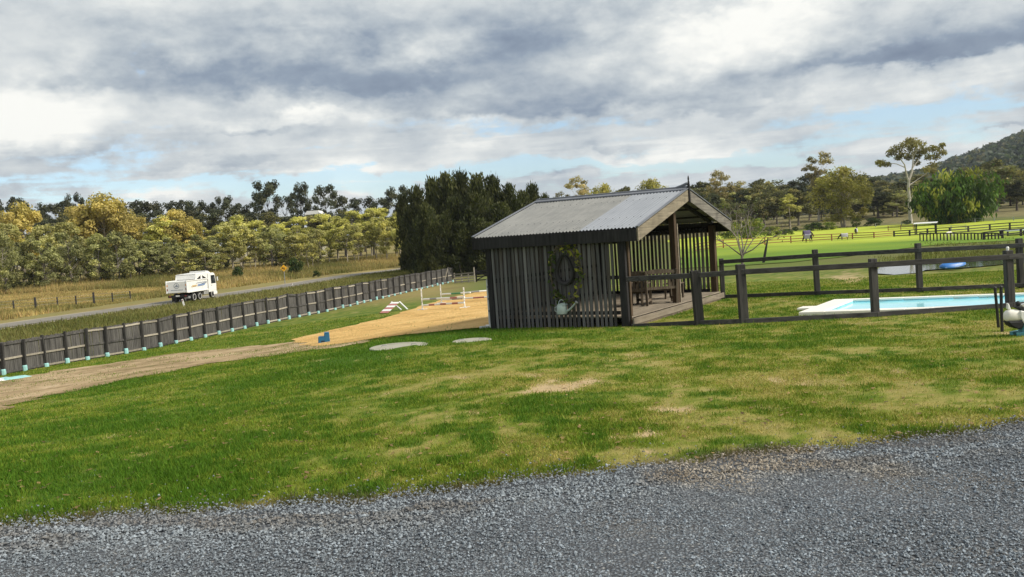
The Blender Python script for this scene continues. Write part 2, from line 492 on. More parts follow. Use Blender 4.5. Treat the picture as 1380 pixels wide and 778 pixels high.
def m_attr(name, rough=0.9, scale=8.0, amp=0.35, bump=0.4, bdist=0.02, spec=0.15, trans=0.0, rand=0.0, extra=None):
    """colour from the mesh's own 'tone' attribute, broken up by fine noise"""
    m, w = new_mat(name)
    at = w.n('ShaderNodeAttribute', attribute_name='tone')
    geo = w.n('ShaderNodeNewGeometry')
    v = geo.outputs['Position']
    n1 = w.noise(v, scale, 6, 0.7).outputs[0]
    br = w.m('ADD', 1 - amp, w.m('MULTIPLY', n1, 2 * amp))
    if rand:
        oi = w.n('ShaderNodeObjectInfo')
        br = w.m('MULTIPLY', br, w.m('ADD', 1 - rand / 2, w.m('MULTIPLY', oi.outputs['Random'], rand)))
    col = w.vm('MULTIPLY', at.outputs['Color'], w.n('ShaderNodeCombineXYZ', [br, br, br]).outputs[0])
    nm = None
    if bump:
        n2 = w.noise(v, scale * 2.3, 5, 0.7).outputs[0]
        nm = w.n('ShaderNodeBump', {'Strength': bump, 'Distance': bdist, 'Height': n2}).outputs[0]
    b = principled(w, col, rough, 0, spec, nm)
    if trans:
        t = w.n('ShaderNodeBsdfTranslucent', [w.vm('MULTIPLY', col, (1.1, 1.25, 0.7))])
        b = w.n('ShaderNodeMixShader', [trans, b.outputs[0], t.outputs[0]])
    finish(w, b)
    return m


M = {}
M['ground'] = m_attr('ground_grass', 0.95, 9.0, 0.4, 0.8, 0.03)
M['blade'] = m_attr('grass_blades', 0.7, 2.0, 0.15, 0, trans=0.25)
M['stone'] = m_attr('crushed_stone', 0.75, 60.0, 0.25, 0, spec=0.35)
M['leaf'] = m_attr('leaves', 0.65, 1.5, 0.12, 0, trans=0.35, rand=0.35, spec=0.25)
M['bark'] = m_attr('bark', 0.9, 5.0, 0.4, 0.5, 0.03)
M['slat'] = m_wood('weathered_slat', (0.030, 0.030, 0.032), (0.175, 0.170, 0.168), (22, 22, 1.0), vary=0.9, stain=(0.075, 0.058, 0.042))
M['darkwood'] = m_wood('dark_timber', (0.010, 0.0095, 0.0105), (0.046, 0.044, 0.045), (16, 16, 1.2))
M['rail'] = m_wood('fence_timber', (0.024, 0.023, 0.0235), (0.098, 0.093, 0.090), (1.5, 14, 14), vary=0.4)
M['postwood'] = m_wood('post_timber', (0.018, 0.0175, 0.018), (0.082, 0.077, 0.073), (14, 14, 1.4), vary=0.5)
M['barge'] = m_wood('barge_timber', (0.10, 0.085, 0.062), (0.34, 0.29, 0.215), (18, 1.0, 18), stain=(0.10, 0.09, 0.072))
M['barge_grey'] = m_wood('greyed_barge_timber', (0.05, 0.046, 0.042), (0.24, 0.22, 0.19), (18, 1.0, 18), stain=(0.06, 0.055, 0.05))
M['beam'] = m_wood('brown_beam', (0.038, 0.027, 0.019), (0.115, 0.078, 0.05), (14, 14, 1.2), vary=0.2)
M['deck'] = m_wood('deck_timber', (0.15, 0.125, 0.095), (0.33, 0.28, 0.22), (14, 1.0, 14), vary=0.3)
M['bench'] = m_wood('bench_timber', (0.06, 0.048, 0.036), (0.17, 0.135, 0.10), (14, 14, 1.6))
M['paling'] = m_wood('paling_timber', (0.028, 0.027, 0.0265), (0.125, 0.118, 0.112), (9, 9, 0.8), vary=0.4)
M['paleRail'] = m_wood('pale_rail_timber', (0.20, 0.175, 0.14), (0.42, 0.38, 0.32), (2, 12, 12), vary=0.6)
M['white'] = m_plain('white_paint', (0.78, 0.78, 0.76), 0.45, dirt=0.25, dirtcol=(0.5, 0.47, 0.42))
M['truckwhite'] = m_plain('truck_white_paint', (0.80, 0.80, 0.78), 0.32, dirt=0.35, scale=0.9, dirtcol=(0.52, 0.49, 0.44))
M['black'] = m_plain('black_rubber', (0.018, 0.018, 0.019), 0.7)
M['blacksteel'] = m_plain('black_steel', (0.02, 0.02, 0.021), 0.45)
M['glass'] = m_plain('dark_glass', (0.02, 0.025, 0.03), 0.08, spec=0.8, dirt=0.0)
M['red'] = m_plain('red_plastic', (0.22, 0.03, 0.025), 0.5)
M['redpaint'] = m_plain('faded_red_paint', (0.40, 0.15, 0.13), 0.6)
M['greenpaint'] = m_plain('green_paint', (0.05, 0.22, 0.10), 0.6)
M['amber'] = m_plain('amber_plastic', (0.7, 0.25, 0.03), 0.4)
M['yellow'] = m_plain('yellow_sign_paint', (0.78, 0.40, 0.02), 0.5, dirt=0.1)
M['grey'] = m_plain('galvanised_grey', (0.30, 0.31, 0.32), 0.5, 0.3)
M['steel'] = m_plain('bright_steel', (0.62, 0.62, 0.62), 0.35, 0.6)
M['cyan'] = m_plain('pale_cyan_plastic', (0.30, 0.56, 0.56), 0.55, dirt=0.3)
M['teal'] = m_plain('teal_paint', (0.10, 0.32, 0.38), 0.5, dirt=0.5, dirtcol=(0.06, 0.09, 0.09))
M['blue'] = m_plain('blue_plastic', (0.015, 0.12, 0.24), 0.5)
M['kayak'] = m_plain('blue_kayak_plastic', (0.035, 0.17, 0.50), 0.4, dirt=0.2)
M['blueprint'] = m_plain('blue_print', (0.20, 0.28, 0.45), 0.5)
M['greyprint'] = m_plain('grey_print', (0.25, 0.28, 0.33), 0.5)
M['goldprint'] = m_plain('gold_print', (0.55, 0.40, 0.20), 0.5)
M['can'] = m_plain('pale_enamel', (0.42, 0.50, 0.48), 0.4, dirt=0.5, dirtcol=(0.25, 0.26, 0.24))
M['concrete'] = m_plain('pale_concrete', (0.34, 0.325, 0.26), 0.9, dirt=0.7, scale=2.0, bump=0.4, dirtcol=(0.18, 0.18, 0.12))
M['coping'] = m_plain('pool_coping', (0.80, 0.77, 0.70), 0.7, dirt=0.25, scale=1.5, dirtcol=(0.6, 0.56, 0.5))
M['poolwall'] = m_plain('pool_plaster', (0.30, 0.68, 0.78), 0.5, dirt=0.15)
M['rust'] = m_plain('rusty_steel', (0.22, 0.08, 0.04), 0.8, dirt=0.5)
M['leather'] = m_plain('dark_leather', (0.02, 0.018, 0.018), 0.6)
M['rugpurple'] = m_plain('purple_canvas', (0.10, 0.08, 0.17), 0.8)
M['ruggrey'] = m_plain('grey_canvas', (0.42, 0.40, 0.46), 0.8)
M['horsedark'] = m_plain('dark_horse_coat', (0.035, 0.025, 0.02), 0.7)
M['horsewhite'] = m_plain('pale_horse_coat', (0.72, 0.68, 0.60), 0.8)
M['bluegrey'] = m_plain('blue_grey_cladding', (0.28, 0.36, 0.48), 0.6)


def m_roof(name, c0, c1):
    m, w = new_mat(name)
    tc = w.n('ShaderNodeTexCoord')
    v = tc.outputs['Object']
    n1 = w.noise(w.vm('MULTIPLY', v, (1.3, 1.3, 1.3)), 1.0, 6, 0.7).outputs[0]
    n2 = w.noise(w.vm('MULTIPLY', v, (14, 1.2, 1.2)), 1.0, 5, 0.6).outputs[0]
    n3 = w.noise(v, 22.0, 4, 0.7).outputs[0]
    f = w.m('ADD', w.m('MULTIPLY', n1, 0.5), w.m('ADD', w.m('MULTIPLY', n2, 0.3), w.m('MULTIPLY', n3, 0.2)))
    col = w.ramp(f, [(0.35, c0), (0.65, c1)])
    finish(w, principled(w, col, w.mapr(n1, 0.3, 0.7, 0.5, 0.75), 0.25, 0.4))
    return m


M['roof_old'] = m_roof('old_zinc_roof', (0.155, 0.158, 0.155), (0.25, 0.252, 0.245))
M['roof_new'] = m_roof('newer_zinc_roof', (0.21, 0.225, 0.255), (0.265, 0.285, 0.32))
M['ridge'] = m_roof('ridge_zinc', (0.12, 0.13, 0.15), (0.2, 0.21, 0.24))


def m_sheet(name, stops, scale, stops2=None, rough=0.95, bump=0.6, bscale=20.0, bdist=0.02, stretch=(1, 1, 1)):
    m, w = new_mat(name)
    geo = w.n('ShaderNodeNewGeometry')
    v = w.vm('MULTIPLY', geo.outputs['Position'], stretch)
    n1 = w.noise(v, scale, 7, 0.68, 0.3).outputs[0]
    n2 = w.noise(v, bscale, 5, 0.7).outputs[0]
    f = w.m('ADD', w.m('MULTIPLY', n1, 0.7), w.m('MULTIPLY', n2, 0.3))
    col = w.ramp(f, stops)
    nm = w.n('ShaderNodeBump', {'Strength': bump, 'Distance': bdist, 'Height': n2})
    finish(w, principled(w, col, rough, 0, 0.2, nm.outputs[0]))
    return m


M['sand'] = m_sheet('golden_sand', [(0.36, (0.46, 0.275, 0.09)), (0.48, (0.70, 0.44, 0.155)), (0.64, (0.82, 0.56, 0.235))], 0.5, bump=1.0, bscale=3.2, bdist=0.30)
M['dirt'] = m_sheet('worn_dirt', [(0.36, (0.15, 0.14, 0.045)), (0.44, (0.27, 0.195, 0.10)), (0.53, (0.42, 0.305, 0.175)), (0.64, (0.55, 0.42, 0.27))], 0.7, bump=1.0, bscale=5.0, bdist=0.12, stretch=(1, 0.6, 1))
M['asphalt'] = m_sheet('old_asphalt', [(0.3, (0.16, 0.148, 0.128)), (0.7, (0.25, 0.232, 0.205))], 0.3, bscale=8.0)
M['shoulder'] = m_sheet('gravel_shoulder', [(0.35, (0.22, 0.19, 0.12)), (0.65, (0.36, 0.32, 0.25))], 0.4, bscale=8.0)


def m_gravel():
    m, w = new_mat('blue_grey_gravel')
    geo = w.n('ShaderNodeNewGeometry'); v = geo.outputs['Position']
    vo = w.n('ShaderNodeTexVoronoi', {'Vector': v, 'Scale': 55.0})
    n = w.noise(v, 0.6, 5, 0.6).outputs[0]
    n2 = w.noise(v, 130.0, 3, 0.6).outputs[0]
    col = w.ramp(w.n('ShaderNodeSeparateColor', [vo.outputs['Color']]).outputs[0], [(0.0, (0.085, 0.096, 0.112)), (0.6, (0.155, 0.175, 0.20)), (0.92, (0.22, 0.24, 0.262)), (1.0, (0.32, 0.32, 0.31))])
    col = w.mixc(w.mapr(n, 0.52, 0.7, 0, 0.6), col, (0.20, 0.175, 0.14))
    col = w.mixc(w.mapr(vo.outputs['Distance'], 0.25, 0.6, 0, 0.75), col, (0.04, 0.04, 0.043))
    hgt = w.m('SUBTRACT', w.m('MULTIPLY', n2, 0.2), vo.outputs['Distance'])
    nm = w.n('ShaderNodeBump', {'Strength': 1.0, 'Distance': 0.012, 'Height': hgt})
    finish(w, principled(w, col, 0.85, 0, 0.3, nm.outputs[0]))
    return m


M['gravel'] = m_gravel()


def m_water(name, col, rough, bscale, bstr, alpha_t=0.0):
    m, w = new_mat(name)
    geo = w.n('ShaderNodeNewGeometry')
    n = w.noise(w.vm('MULTIPLY', geo.outputs['Position'], (1, 1.0, 1)), bscale, 3, 0.5).outputs[0]
    nm = w.n('ShaderNodeBump', {'Strength': bstr, 'Distance': 0.02, 'Height': n})
    b = principled(w, col, rough, 0, 0.5, nm.outputs[0], **{'IOR': 1.33})
    finish(w, b)
    return m


M['pond'] = m_water('pond_water', (0.05, 0.055, 0.04), 0.03, 3.0, 0.10)
M['poolwater'] = m_water('pool_water', (0.34, 0.76, 0.86), 0.08, 4.0, 0.25)


# gravel driveway in the foreground
EDGE_PX = [(-260, 742), (-120, 725), (0, 711), (100, 704), (200, 696), (300, 690), (400, 682), (460, 678), (520, 670), (600, 663), (690, 655), (760, 647), (800, 642), (860, 635), (930, 627), (1000, 618), (1060, 609), (1130, 602), (1200, 594), (1290, 585), (1380, 576), (1500, 565), (1640, 554)]
EDGE = [G(*p) for p in EDGE_PX]
EX = np.array([p.x for p in EDGE]); EY = np.array([p.y for p in EDGE])


def edge_y(x):
    base = np.interp(x, EX, EY)
    return base + 0.16 * (fbm(x * 1.3, x * 0 + 3, 91, 4) - .5) * 2 + 0.07 * (fbm(x * 7, x * 0 + 9, 97, 3) - .5) * 2


# ------------------------------------------------------------------ the grass's own colours over the lawn
LUSH, MID, DRY, BARE = (np.array(c) for c in ((0.056, 0.118, 0.009), (0.150, 0.186, 0.021), (0.275, 0.242, 0.070), (0.46, 0.345, 0.195)))


def spots(lst):
    out = []
    for px, py, rx, ry, a in lst:
        c = G(px, py)
        f = G(px, py - ry * .7); n = G(px, py + ry * .7)
        d = Vector((c.x, c.y)); dist = d.length; d.normalize()
        out.append((c.x, c.y, d.x, d.y, rx * c.y / F, max(0.25, ((f - n).to_2d().length / 1.4)), a))
    return out


def spot_sum(sp, x, y):
    t = np.zeros_like(x)
    for cx, cy, dx, dy, ra, rb, a in sp:
        ex, ey = x - cx, y - cy
        u = (ex * dy - ey * dx) / ra; v = (ex * dx + ey * dy) / rb
        t += a * np.exp(-(u * u + v * v))
    return t


SP_LUSH = spots([(470, 486, 70, 14, .9), (330, 520, 60, 8, .5), (240, 560, 110, 14, .45), (120, 570, 60, 9, .5), (60, 640, 160, 30, .45), (300, 620, 130, 24, .35), (770, 538, 75, 7, .75), (700, 556, 50, 10, .5),
                 (560, 545, 90, 10, .35), (620, 450, 120, 8, .8), (1000, 468, 60, 6, .55), (1110, 463, 90, 6, .45), (1230, 492, 60, 7, .35), (1060, 548, 80, 9, .5), (1180, 555, 70, 10, .55), (900, 507, 40, 6, .4), (1290, 470, 60, 8, .3),
                 (760, 453, 110, 5, .45), (470, 600, 60, 10, .25), (350, 590, 50, 9, .3), (150, 520, 60, 5, .4), (30, 565, 30, 5, .5), (380, 648, 160, 14, .25), (700, 478, 25, 5, .35), (850, 530, 20, 5, .3)])
SP_DRY = spots([(745, 520, 60, 9, .75), (880, 575, 45, 9, .75), (920, 600, 60, 10, .55), (800, 505, 90, 10, .4), (640, 512, 90, 12, .4), (900, 545, 80, 9, .5), (980, 575, 70, 14, .35), (1040, 510, 90, 8, .4), (1250, 525, 130, 12, .35), (840, 483, 16, 3, .6),
                (560, 480, 80, 6, .3), (600, 640, 150, 16, .3), (860, 640, 70, 10, .5), (1100, 445, 160, 6, .35), (1300, 440, 90, 6, .4), (780, 610, 100, 12, .45), (1340, 460, 60, 9, .4), (560, 600, 80, 12, .2), (350, 495, 60, 5, .3), (1350, 540, 90, 18, .35), (610, 375, 20, 3, .0)])
SP_BARE = spots([(750, 519, 34, 4.5, .8), (870, 575, 20, 4, .7), (790, 516, 12, 3, .5), (905, 597, 18, 4, .5), (930, 615, 30, 5, .35), (845, 484, 10, 2, .6), (1140, 375, 22, 4, .7), (1155, 379, 14, 3, .5), (1153, 352, 12, 10, .5), (1345, 450, 16, 2.5, .6), (660, 542, 14, 2, .35), (900, 545, 18, 3, .4), (735, 505, 16, 2, .4)])


def lawn_tone(x, y):
    w1 = fbm(x * 0.9, y * 0.9, 3, 5) - 0.5
    w2 = fbm(x * 0.28 + 5, y * 0.28, 11, 4) - 0.5
    w3 = fbm(x * 2.6, y * 1.7, 23, 4) - 0.5
    jx = x + 0.9 * (fbm(x * 1.3, y * 1.3, 41, 5) - 0.5) * 2; jy = y + 1.2 * (fbm(x * 1.3, y * 1.3, 47, 5) - 0.5) * 2
    left = sstep(1.5, -4.0, x)
    w4 = fbm(x * 6.5, y * 4.0, 29, 3) - 0.5
    w5 = fbm(x * 15, y * 9, 31, 2) - 0.5
    lush = sstep(.30, .62, spot_sum(SP_LUSH, jx, jy) * 1.1 + 1.5 * w3 + 1.1 * w4 + .5 * w1 + .16 * left)
    v = 0.54 + 0.75 * w1 + 0.45 * w2 + 1.5 * w3 + 1.9 * w4 + .8 * w5 - 0.08 * left - .74 * lush + spot_sum(SP_DRY, jx, jy) * .65
    v = np.clip(v, 0, 1)[..., None]
    c = np.where(v < .5, LUSH + (MID - LUSH) * (v * 2), MID + (DRY - MID) * (v * 2 - 1))
    b = sstep(.30, .60, spot_sum(SP_BARE, jx, jy) * 1.3 + 1.2 * w3 + .5 * w4 + 0.35 * w1 + 0.16 * (v[..., 0] - .5))[..., None]
    c = c + (BARE - c) * b
    # bare dark soil where the lawn breaks off at the gravel
    eo = y - edge_y(x)
    so = (sstep(.26, .04, eo + .25 * w3 + .18 * w1) * sstep(-.6, -.1, eo))[..., None]
    c = c + (np.array((.085, .062, .042)) - c) * so * .85
    return c, np.maximum(b[..., 0], so[..., 0] * .8), v[..., 0]


def far_tone(x, y):
    """paddocks, verges and fields beyond the lawn"""
    n = fbm(x * .05, y * .05, 61, 5)[..., None]; n2 = fbm(x * .35, y * .35, 67, 4)[..., None]
    green = np.array((0.115, 0.145, 0.030)); straw = np.array((0.27, 0.215, 0.085)); olive = np.array((0.125, 0.128, 0.042))
    k = np.clip(0.5 + 2.2 * (n - .5) + 1.2 * (n2 - .5), 0, 1)
    c = olive + (green - olive) * k
    az = np.arctan2(x, y); r = np.hypot(x, y)
    # the verge beyond the road is long dry grass
    dry_l = (sstep(-0.02, -0.10, az) * sstep(60, 74, r))[..., None]
    cl = straw * (0.62 + 0.75 * n2) + (olive - straw) * np.clip(1.9 * (n2 - .42) + 1.2 * (n - .5), 0, 1)
    c = c + (cl - c) * dry_l
    # the rise behind the paddock is pale winter grass
    dry_r = (sstep(225, 245, r) * sstep(-.05, .1, az))[..., None]
    cr = np.array((0.17, 0.15, 0.068)) * (0.6 + 0.8 * n2)
    return c + (cr - c) * dry_r


def on_plane(px, py, z):
    d = pix_dir(px, py); t = (z - EYE) / d[2]
    return Vector((d[0] * t, d[1] * t, z))


def pool_frame():
    """near left corner, long axis, cross axis, width and skew of the pool, all on one level plane"""
    g = G(1076, 421.5); z = g.z + .09
    a, b, c = on_plane(1076, 421, z), on_plane(1380, 411.5, z), on_plane(1124, 403.5, z)
    u = (b - a).to_2d().normalized(); v = Vector((-u.y, u.x))
    e = (c - a).to_2d()
    return a, u, v, e.dot(v), e.dot(u) / e.dot(v)


def build_ground():
    rs = [0.0] + list(np.geomspace(0.9, 75, 370)) + list(np.geomspace(76.5, 3500, 170))
    az = np.r_[np.linspace(-38, 38, 305), np.linspace(38, 322, 72)[1:-1]]
    az = np.radians(az); A = len(az)
    rr, aa = np.meshgrid(np.array(rs[1:]), az, indexing='ij')
    x, y = rr * np.sin(aa), rr * np.cos(aa)
    z = Hgt(x, y)
    tone, bare, dryv = lawn_tone(x, y)
    t = sstep(48, 84, rr)[..., None]
    tone = tone * (1 - t) + far_tone(x, y) * t
    near = sstep(60, 20, rr)
    pa_, pu_, pv_, pw_, sk_ = pool_frame()
    pt = (x - pa_.x) * pv_.x + (y - pa_.y) * pv_.y; ps = (x - pa_.x) * pu_.x + (y - pa_.y) * pu_.y - sk_ * pt
    z = z - np.where((ps > .25) & (ps < 10.8) & (pt > .12) & (pt < pw_ - .1), 1.6, 0)
    z = z + near * (fbm(x * 1.1, y * 1.1, 5, 4) - .5) * 0.05 - near * bare * 0.012
    verts = np.r_[[[0, 0, H1(0, 0)]], np.c_[x.ravel(), y.ravel(), z.ravel()]]
    tn = np.r_[[MID], tone.reshape(-1, 3)]
    n = len(rs) - 1
    i = np.arange(n - 1)[:, None] * A; j = np.arange(A)[None]; j2 = (j + 1) % A
    q = np.stack([i + j, i + A + j, i + A + j2, i + j2], -1).reshape(-1, 4) + 1
    fan = np.stack([np.zeros(A, int), 1 + np.arange(A), 1 + (np.arange(A) + 1) % A, np.zeros(A, int)], -1)
    o = mesh_np('ground', verts, q, M['ground'], smooth=True, attrs={'tone': ('FLOAT_COLOR', np.c_[tn, np.ones(len(tn))])})
    tag(o, kind='structure')


build_ground()


def drape(name, pts, mat, spacing, off, wob=0.0, wobs=1.0, const_z=None, tone=None, kind='structure', smooth=True, edge=None):
    """a sheet laid over the terrain inside a closed outline of world points"""
    P = [Vector((p[0], p[1])) for p in pts]
    out = []
    e = edge or spacing
    for a, b in zip(P, P[1:] + P[:1]):
        k = max(1, int((b - a).length / e))
        for i in range(k): out.append(a.lerp(b, i / k))
    if wob:
        out = [p + Vector((float(fbm(np.array(p.x * wobs), np.array(p.y * wobs), 71)) - .5, float(fbm(np.array(p.x * wobs), np.array(p.y * wobs), 79)) - .5)) * 2 * wob for p in out]
    ox = np.array([p.x for p in out]); oy = np.array([p.y for p in out])
    gx, gy = np.meshgrid(np.arange(ox.min(), ox.max(), spacing), np.arange(oy.min(), oy.max(), spacing))
    gx, gy = gx.ravel() + rng.uniform(-.2, .2, gx.size) * spacing, gy.ravel() + rng.uniform(-.2, .2, gx.size) * spacing
    ins = np.zeros(len(gx), bool); dmin = np.full(len(gx), 1e9)
    for k in range(len(ox)):
        x0, y0, x1, y1 = ox[k], oy[k], ox[(k + 1) % len(ox)], oy[(k + 1) % len(ox)]
        c = ((y0 > gy) != (y1 > gy)) & (gx < (x1 - x0) * (gy - y0) / ((y1 - y0) or 1e-9) + x0)
        ins ^= c; dmin = np.minimum(dmin, np.hypot(gx - x0, gy - y0))
    keep = ins & (dmin > spacing * .4)
    vs = out + [Vector(p) for p in zip(gx[keep].tolist(), gy[keep].tolist())]
    r = delaunay_2d_cdt(vs, [], [list(range(len(out)))], 1, 1e-5)
    V = np.array([(p.x, p.y) for p in r[0]])
    z = Hgt(V[:, 0], V[:, 1]) + off if const_z is None else np.full(len(V), const_z)
    at = {}
    if tone is not None: at = {'tone': ('FLOAT_COLOR', np.c_[tone(V[:, 0], V[:, 1]), np.ones(len(V))])}
    F3 = np.array([f for f in r[2] if len(f) == 3])
    a, b, c = V[F3[:, 0]], V[F3[:, 1]], V[F3[:, 2]]
    flip = ((b - a)[:, 0] * (c - a)[:, 1] - (b - a)[:, 1] * (c - a)[:, 0]) < 0
    F3[flip] = F3[flip][:, ::-1]
    o = mesh_np(name, np.c_[V, z], F3, mat, smooth=smooth, attrs=at)
    tag(o, kind=kind)
    return o


def build_gravel():
    xs = np.linspace(-9, 9, 600); ts = np.r_[np.linspace(0, 1, 40) ** 1.5 * 0.62, np.linspace(.65, 1, 8)]
    X, T = np.meshgrid(xs, ts); Y0 = edge_y(X); Y = Y0 + (-9 - Y0) * T
    Z = Hgt(X, Y) + 0.022 + 0.02 * (fbm(X * 1.4, Y * 1.4, 101, 4) - .5) - 0.02 * np.exp(-(T * 40) ** 2)
    n, m = X.shape
    i = np.arange(n - 1)[:, None] * m; j = np.arange(m - 1)[None]
    q = np.stack([i + j, i + j + m, i + j + m + 1, i + j + 1], -1).reshape(-1, 4)
    o = mesh_np('gravel_driveway', np.c_[X.ravel(), Y.ravel(), Z.ravel()], q, M['gravel'], smooth=True)
    tag(o, kind='structure')
    # loose stones over it, thinning out into the grass edge
    N = 130000
    y = 3.2 + (rng.random(N) ** 1.15) * 5.2
    x = rng.uniform(-1, 1, N) * (0.62 * y + 0.6)
    ey = edge_y(x)
    over = y - ey
    keep = (over < 0) | (rng.random(N) < np.exp(-np.maximum(over, 0) / 0.13) * 0.5 + .012 * np.exp(-np.maximum(over, 0) / .6))
    x, y, over = x[keep], y[keep], over[keep]
    band = np.exp(-((over + 0.45) / 0.4) ** 2)              # paler, coarser stones heaped along the edge
    n = len(x)
    sz = (0.0052 + 0.0085 * rng.random(n) ** 2.8) * (1 + 0.35 * band)
    z = Hgt(x, y) + 0.024 + sz * rng.uniform(-.1, .5, n)
    oc = np.array([(1, 0, 0), (-1, 0, 0), (0, 1, 0), (0, -1, 0), (0, 0, 1), (0, 0, -1)], float)
    tri = np.array([(0, 2, 4), (2, 1, 4), (1, 3, 4), (3, 0, 4), (2, 0, 5), (1, 2, 5), (3, 1, 5), (0, 3, 5)])
    V = oc[None] * rng.uniform(.55, 1.25, (n, 6, 1)) * np.stack([np.ones(n), rng.uniform(.6, 1, n), rng.uniform(.45, .9, n)], -1)[:, None]
    ang = rng.uniform(0, 2 * np.pi, n); tl = rng.normal(0, .5, n)
    c, s = np.cos(ang), np.sin(ang); ct, st = np.cos(tl), np.sin(tl)
    vx, vy, vz = V[..., 0], V[..., 1], V[..., 2]
    vy, vz = vy * ct[:, None] - vz * st[:, None], vy * st[:, None] + vz * ct[:, None]
    vx, vy = vx * c[:, None] - vy * s[:, None], vx * s[:, None] + vy * c[:, None]
    P = np.stack([vx * sz[:, None] + x[:, None], vy * sz[:, None] + y[:, None], vz * sz[:, None] + z[:, None]], -1).reshape(-1, 3)
    Fc = (np.arange(n)[:, None, None] * 6 + tri[None]).reshape(-1, 3)
    g = (0.116 + 0.185 * (1 + .5 * (fbm(x * .5, y * 2.2, 123, 4) - .5)) * rng.random(n) ** 1.7) * (.8 + .55 * fbm(x * .35, y * 1.6, 127, 4)) + 0.085 * band * rng.random(n)
    white = rng.random(n) < 0.012
    g[white] = 0.36
    patch = sstep(.54, .72, fbm(x * .7, y * .9, 113, 4))
    col = g[:, None] * (np.array((0.87, 1.0, 1.13)) * (1 - .8 * patch[:, None]) + np.array((1.25, 1.05, .8)) * .8 * patch[:, None])
    debris = sstep(.50, .62, fbm(x * 2.2, y * 5.0, 119, 4)) * np.exp(-((over + .35) / .35) ** 2)
    col = col + band[:, None] * 0.018 * np.array((1.1, 1.0, .75))
    col = col + (np.array((.12, .085, .05)) * rng.uniform(.5, 1.3, (n, 1)) - col) * debris[:, None] * .5
    tone = np.c_[np.repeat(col, 6, 0), np.ones(n * 6)]
    o = mesh_np('gravel_stones', P, Fc, M['stone'], attrs={'tone': ('FLOAT_COLOR', tone)})
    tag(o, 'loose blue grey crushed stones spread over the driveway in front of the lawn', 'gravel', kind='stuff')


build_gravel()

# sand arena, dirt track, road
ARENA = [G(*p) for p in [(392, 459), (440, 447), (520, 429), (570, 412), (610, 401.5), (655, 391.5), (700, 384)]] + [Vector((3.6, 60, 0)), Vector((1.2, 34, 0))] + [G(*p) for p in [(668, 441), (640, 443.5), (600, 447), (540, 453), (500, 458), (470, 463), (430, 468)]]
drape('sand_arena', ARENA, M['sand'], 0.6, 0.03, wob=0.5, wobs=.5, edge=.3)
TRACK = [G(*p) for p in [(-60, 526), (0, 513), (100, 497), (190, 484), (260, 474.5), (330, 467.5), (400, 462), (470, 457), (500, 461), (470, 468), (420, 472), (350, 481), (280, 492), (200, 507), (140, 519), (70, 534), (0, 552), (-60, 566)]]
drape('dirt_track', TRACK, M['dirt'], 0.5, 0.022, wob=1.1, wobs=.8, edge=.2)
RD = [(-66, 20), (-55, 50), (-45, 76), (-41.5, 88), (-37, 102), (-29.8, 128), (-19, 160), (-8, 188), (8, 222)]


def ribbon(name, line, half, mat, off, shift=0.0):
    L = [Vector(p) for p in line]; dense = []
    for a, b in zip(L, L[1:]):
        for i in range(12): dense.append(a.lerp(b, i / 12))
    dense.append(L[-1])
    for _ in range(12): dense = [dense[0]] + [(dense[i - 1] + dense[i] * 2 + dense[i + 1]) / 4 for i in range(1, len(dense) - 1)] + [dense[-1]]
    K = 7; vs = []
    for i, p in enumerate(dense):
        d = (dense[min(i + 1, len(dense) - 1)] - dense[max(i - 1, 0)]).normalized(); s = Vector((d.y, -d.x))
        for k in range(K):
            q = p + s * (shift + half * (2 * k / (K - 1) - 1)); vs.append((q.x, q.y))
    V = np.array(vs); z = Hgt(V[:, 0], V[:, 1]) + off
    fs = [(i * K + k, i * K + k + 1, (i + 1) * K + k + 1, (i + 1) * K + k) for i in range(len(dense) - 1) for k in range(K - 1)]
    o = mesh_np(name, np.c_[V, z], fs, mat, smooth=True)
    return tag(o, kind='structure')


ribbon('road_shoulder', RD, 3.0, M['shoulder'], 0.05, 1.0)
ribbon('road', RD, 1.9, M['asphalt'], 0.09, 1.2)

# green ryegrass paddock; sunlight is painted into its brighter far part
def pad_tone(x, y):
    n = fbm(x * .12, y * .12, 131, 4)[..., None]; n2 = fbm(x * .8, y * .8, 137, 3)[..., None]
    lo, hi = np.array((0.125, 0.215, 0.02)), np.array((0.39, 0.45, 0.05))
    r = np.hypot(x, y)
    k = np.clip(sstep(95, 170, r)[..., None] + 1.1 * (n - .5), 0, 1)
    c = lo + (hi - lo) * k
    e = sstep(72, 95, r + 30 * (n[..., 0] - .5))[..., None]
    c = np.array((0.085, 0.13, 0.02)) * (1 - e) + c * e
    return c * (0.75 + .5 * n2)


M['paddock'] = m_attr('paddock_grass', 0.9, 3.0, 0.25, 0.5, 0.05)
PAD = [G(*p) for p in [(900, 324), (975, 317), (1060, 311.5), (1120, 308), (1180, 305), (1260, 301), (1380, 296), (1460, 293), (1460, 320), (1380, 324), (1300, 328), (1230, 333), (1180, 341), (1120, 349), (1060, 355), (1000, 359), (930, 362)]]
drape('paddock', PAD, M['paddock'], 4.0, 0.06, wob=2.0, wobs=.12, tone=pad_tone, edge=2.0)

# pond
PONDZ = EYE - 4.22
POND = [on_plane(px, py, PONDZ) for px, py in [(1174, 368), (1205, 370.5), (1237, 368), (1246, 364), (1300, 361), (1340, 357.5), (1380, 353), (1450, 346), (1450, 336), (1380, 342), (1310, 348), (1240, 352.5), (1195, 356)]]
drape('pond', POND, M['pond'], 2.0, 0, wob=.25, wobs=.6, const_z=PONDZ, edge=.5)


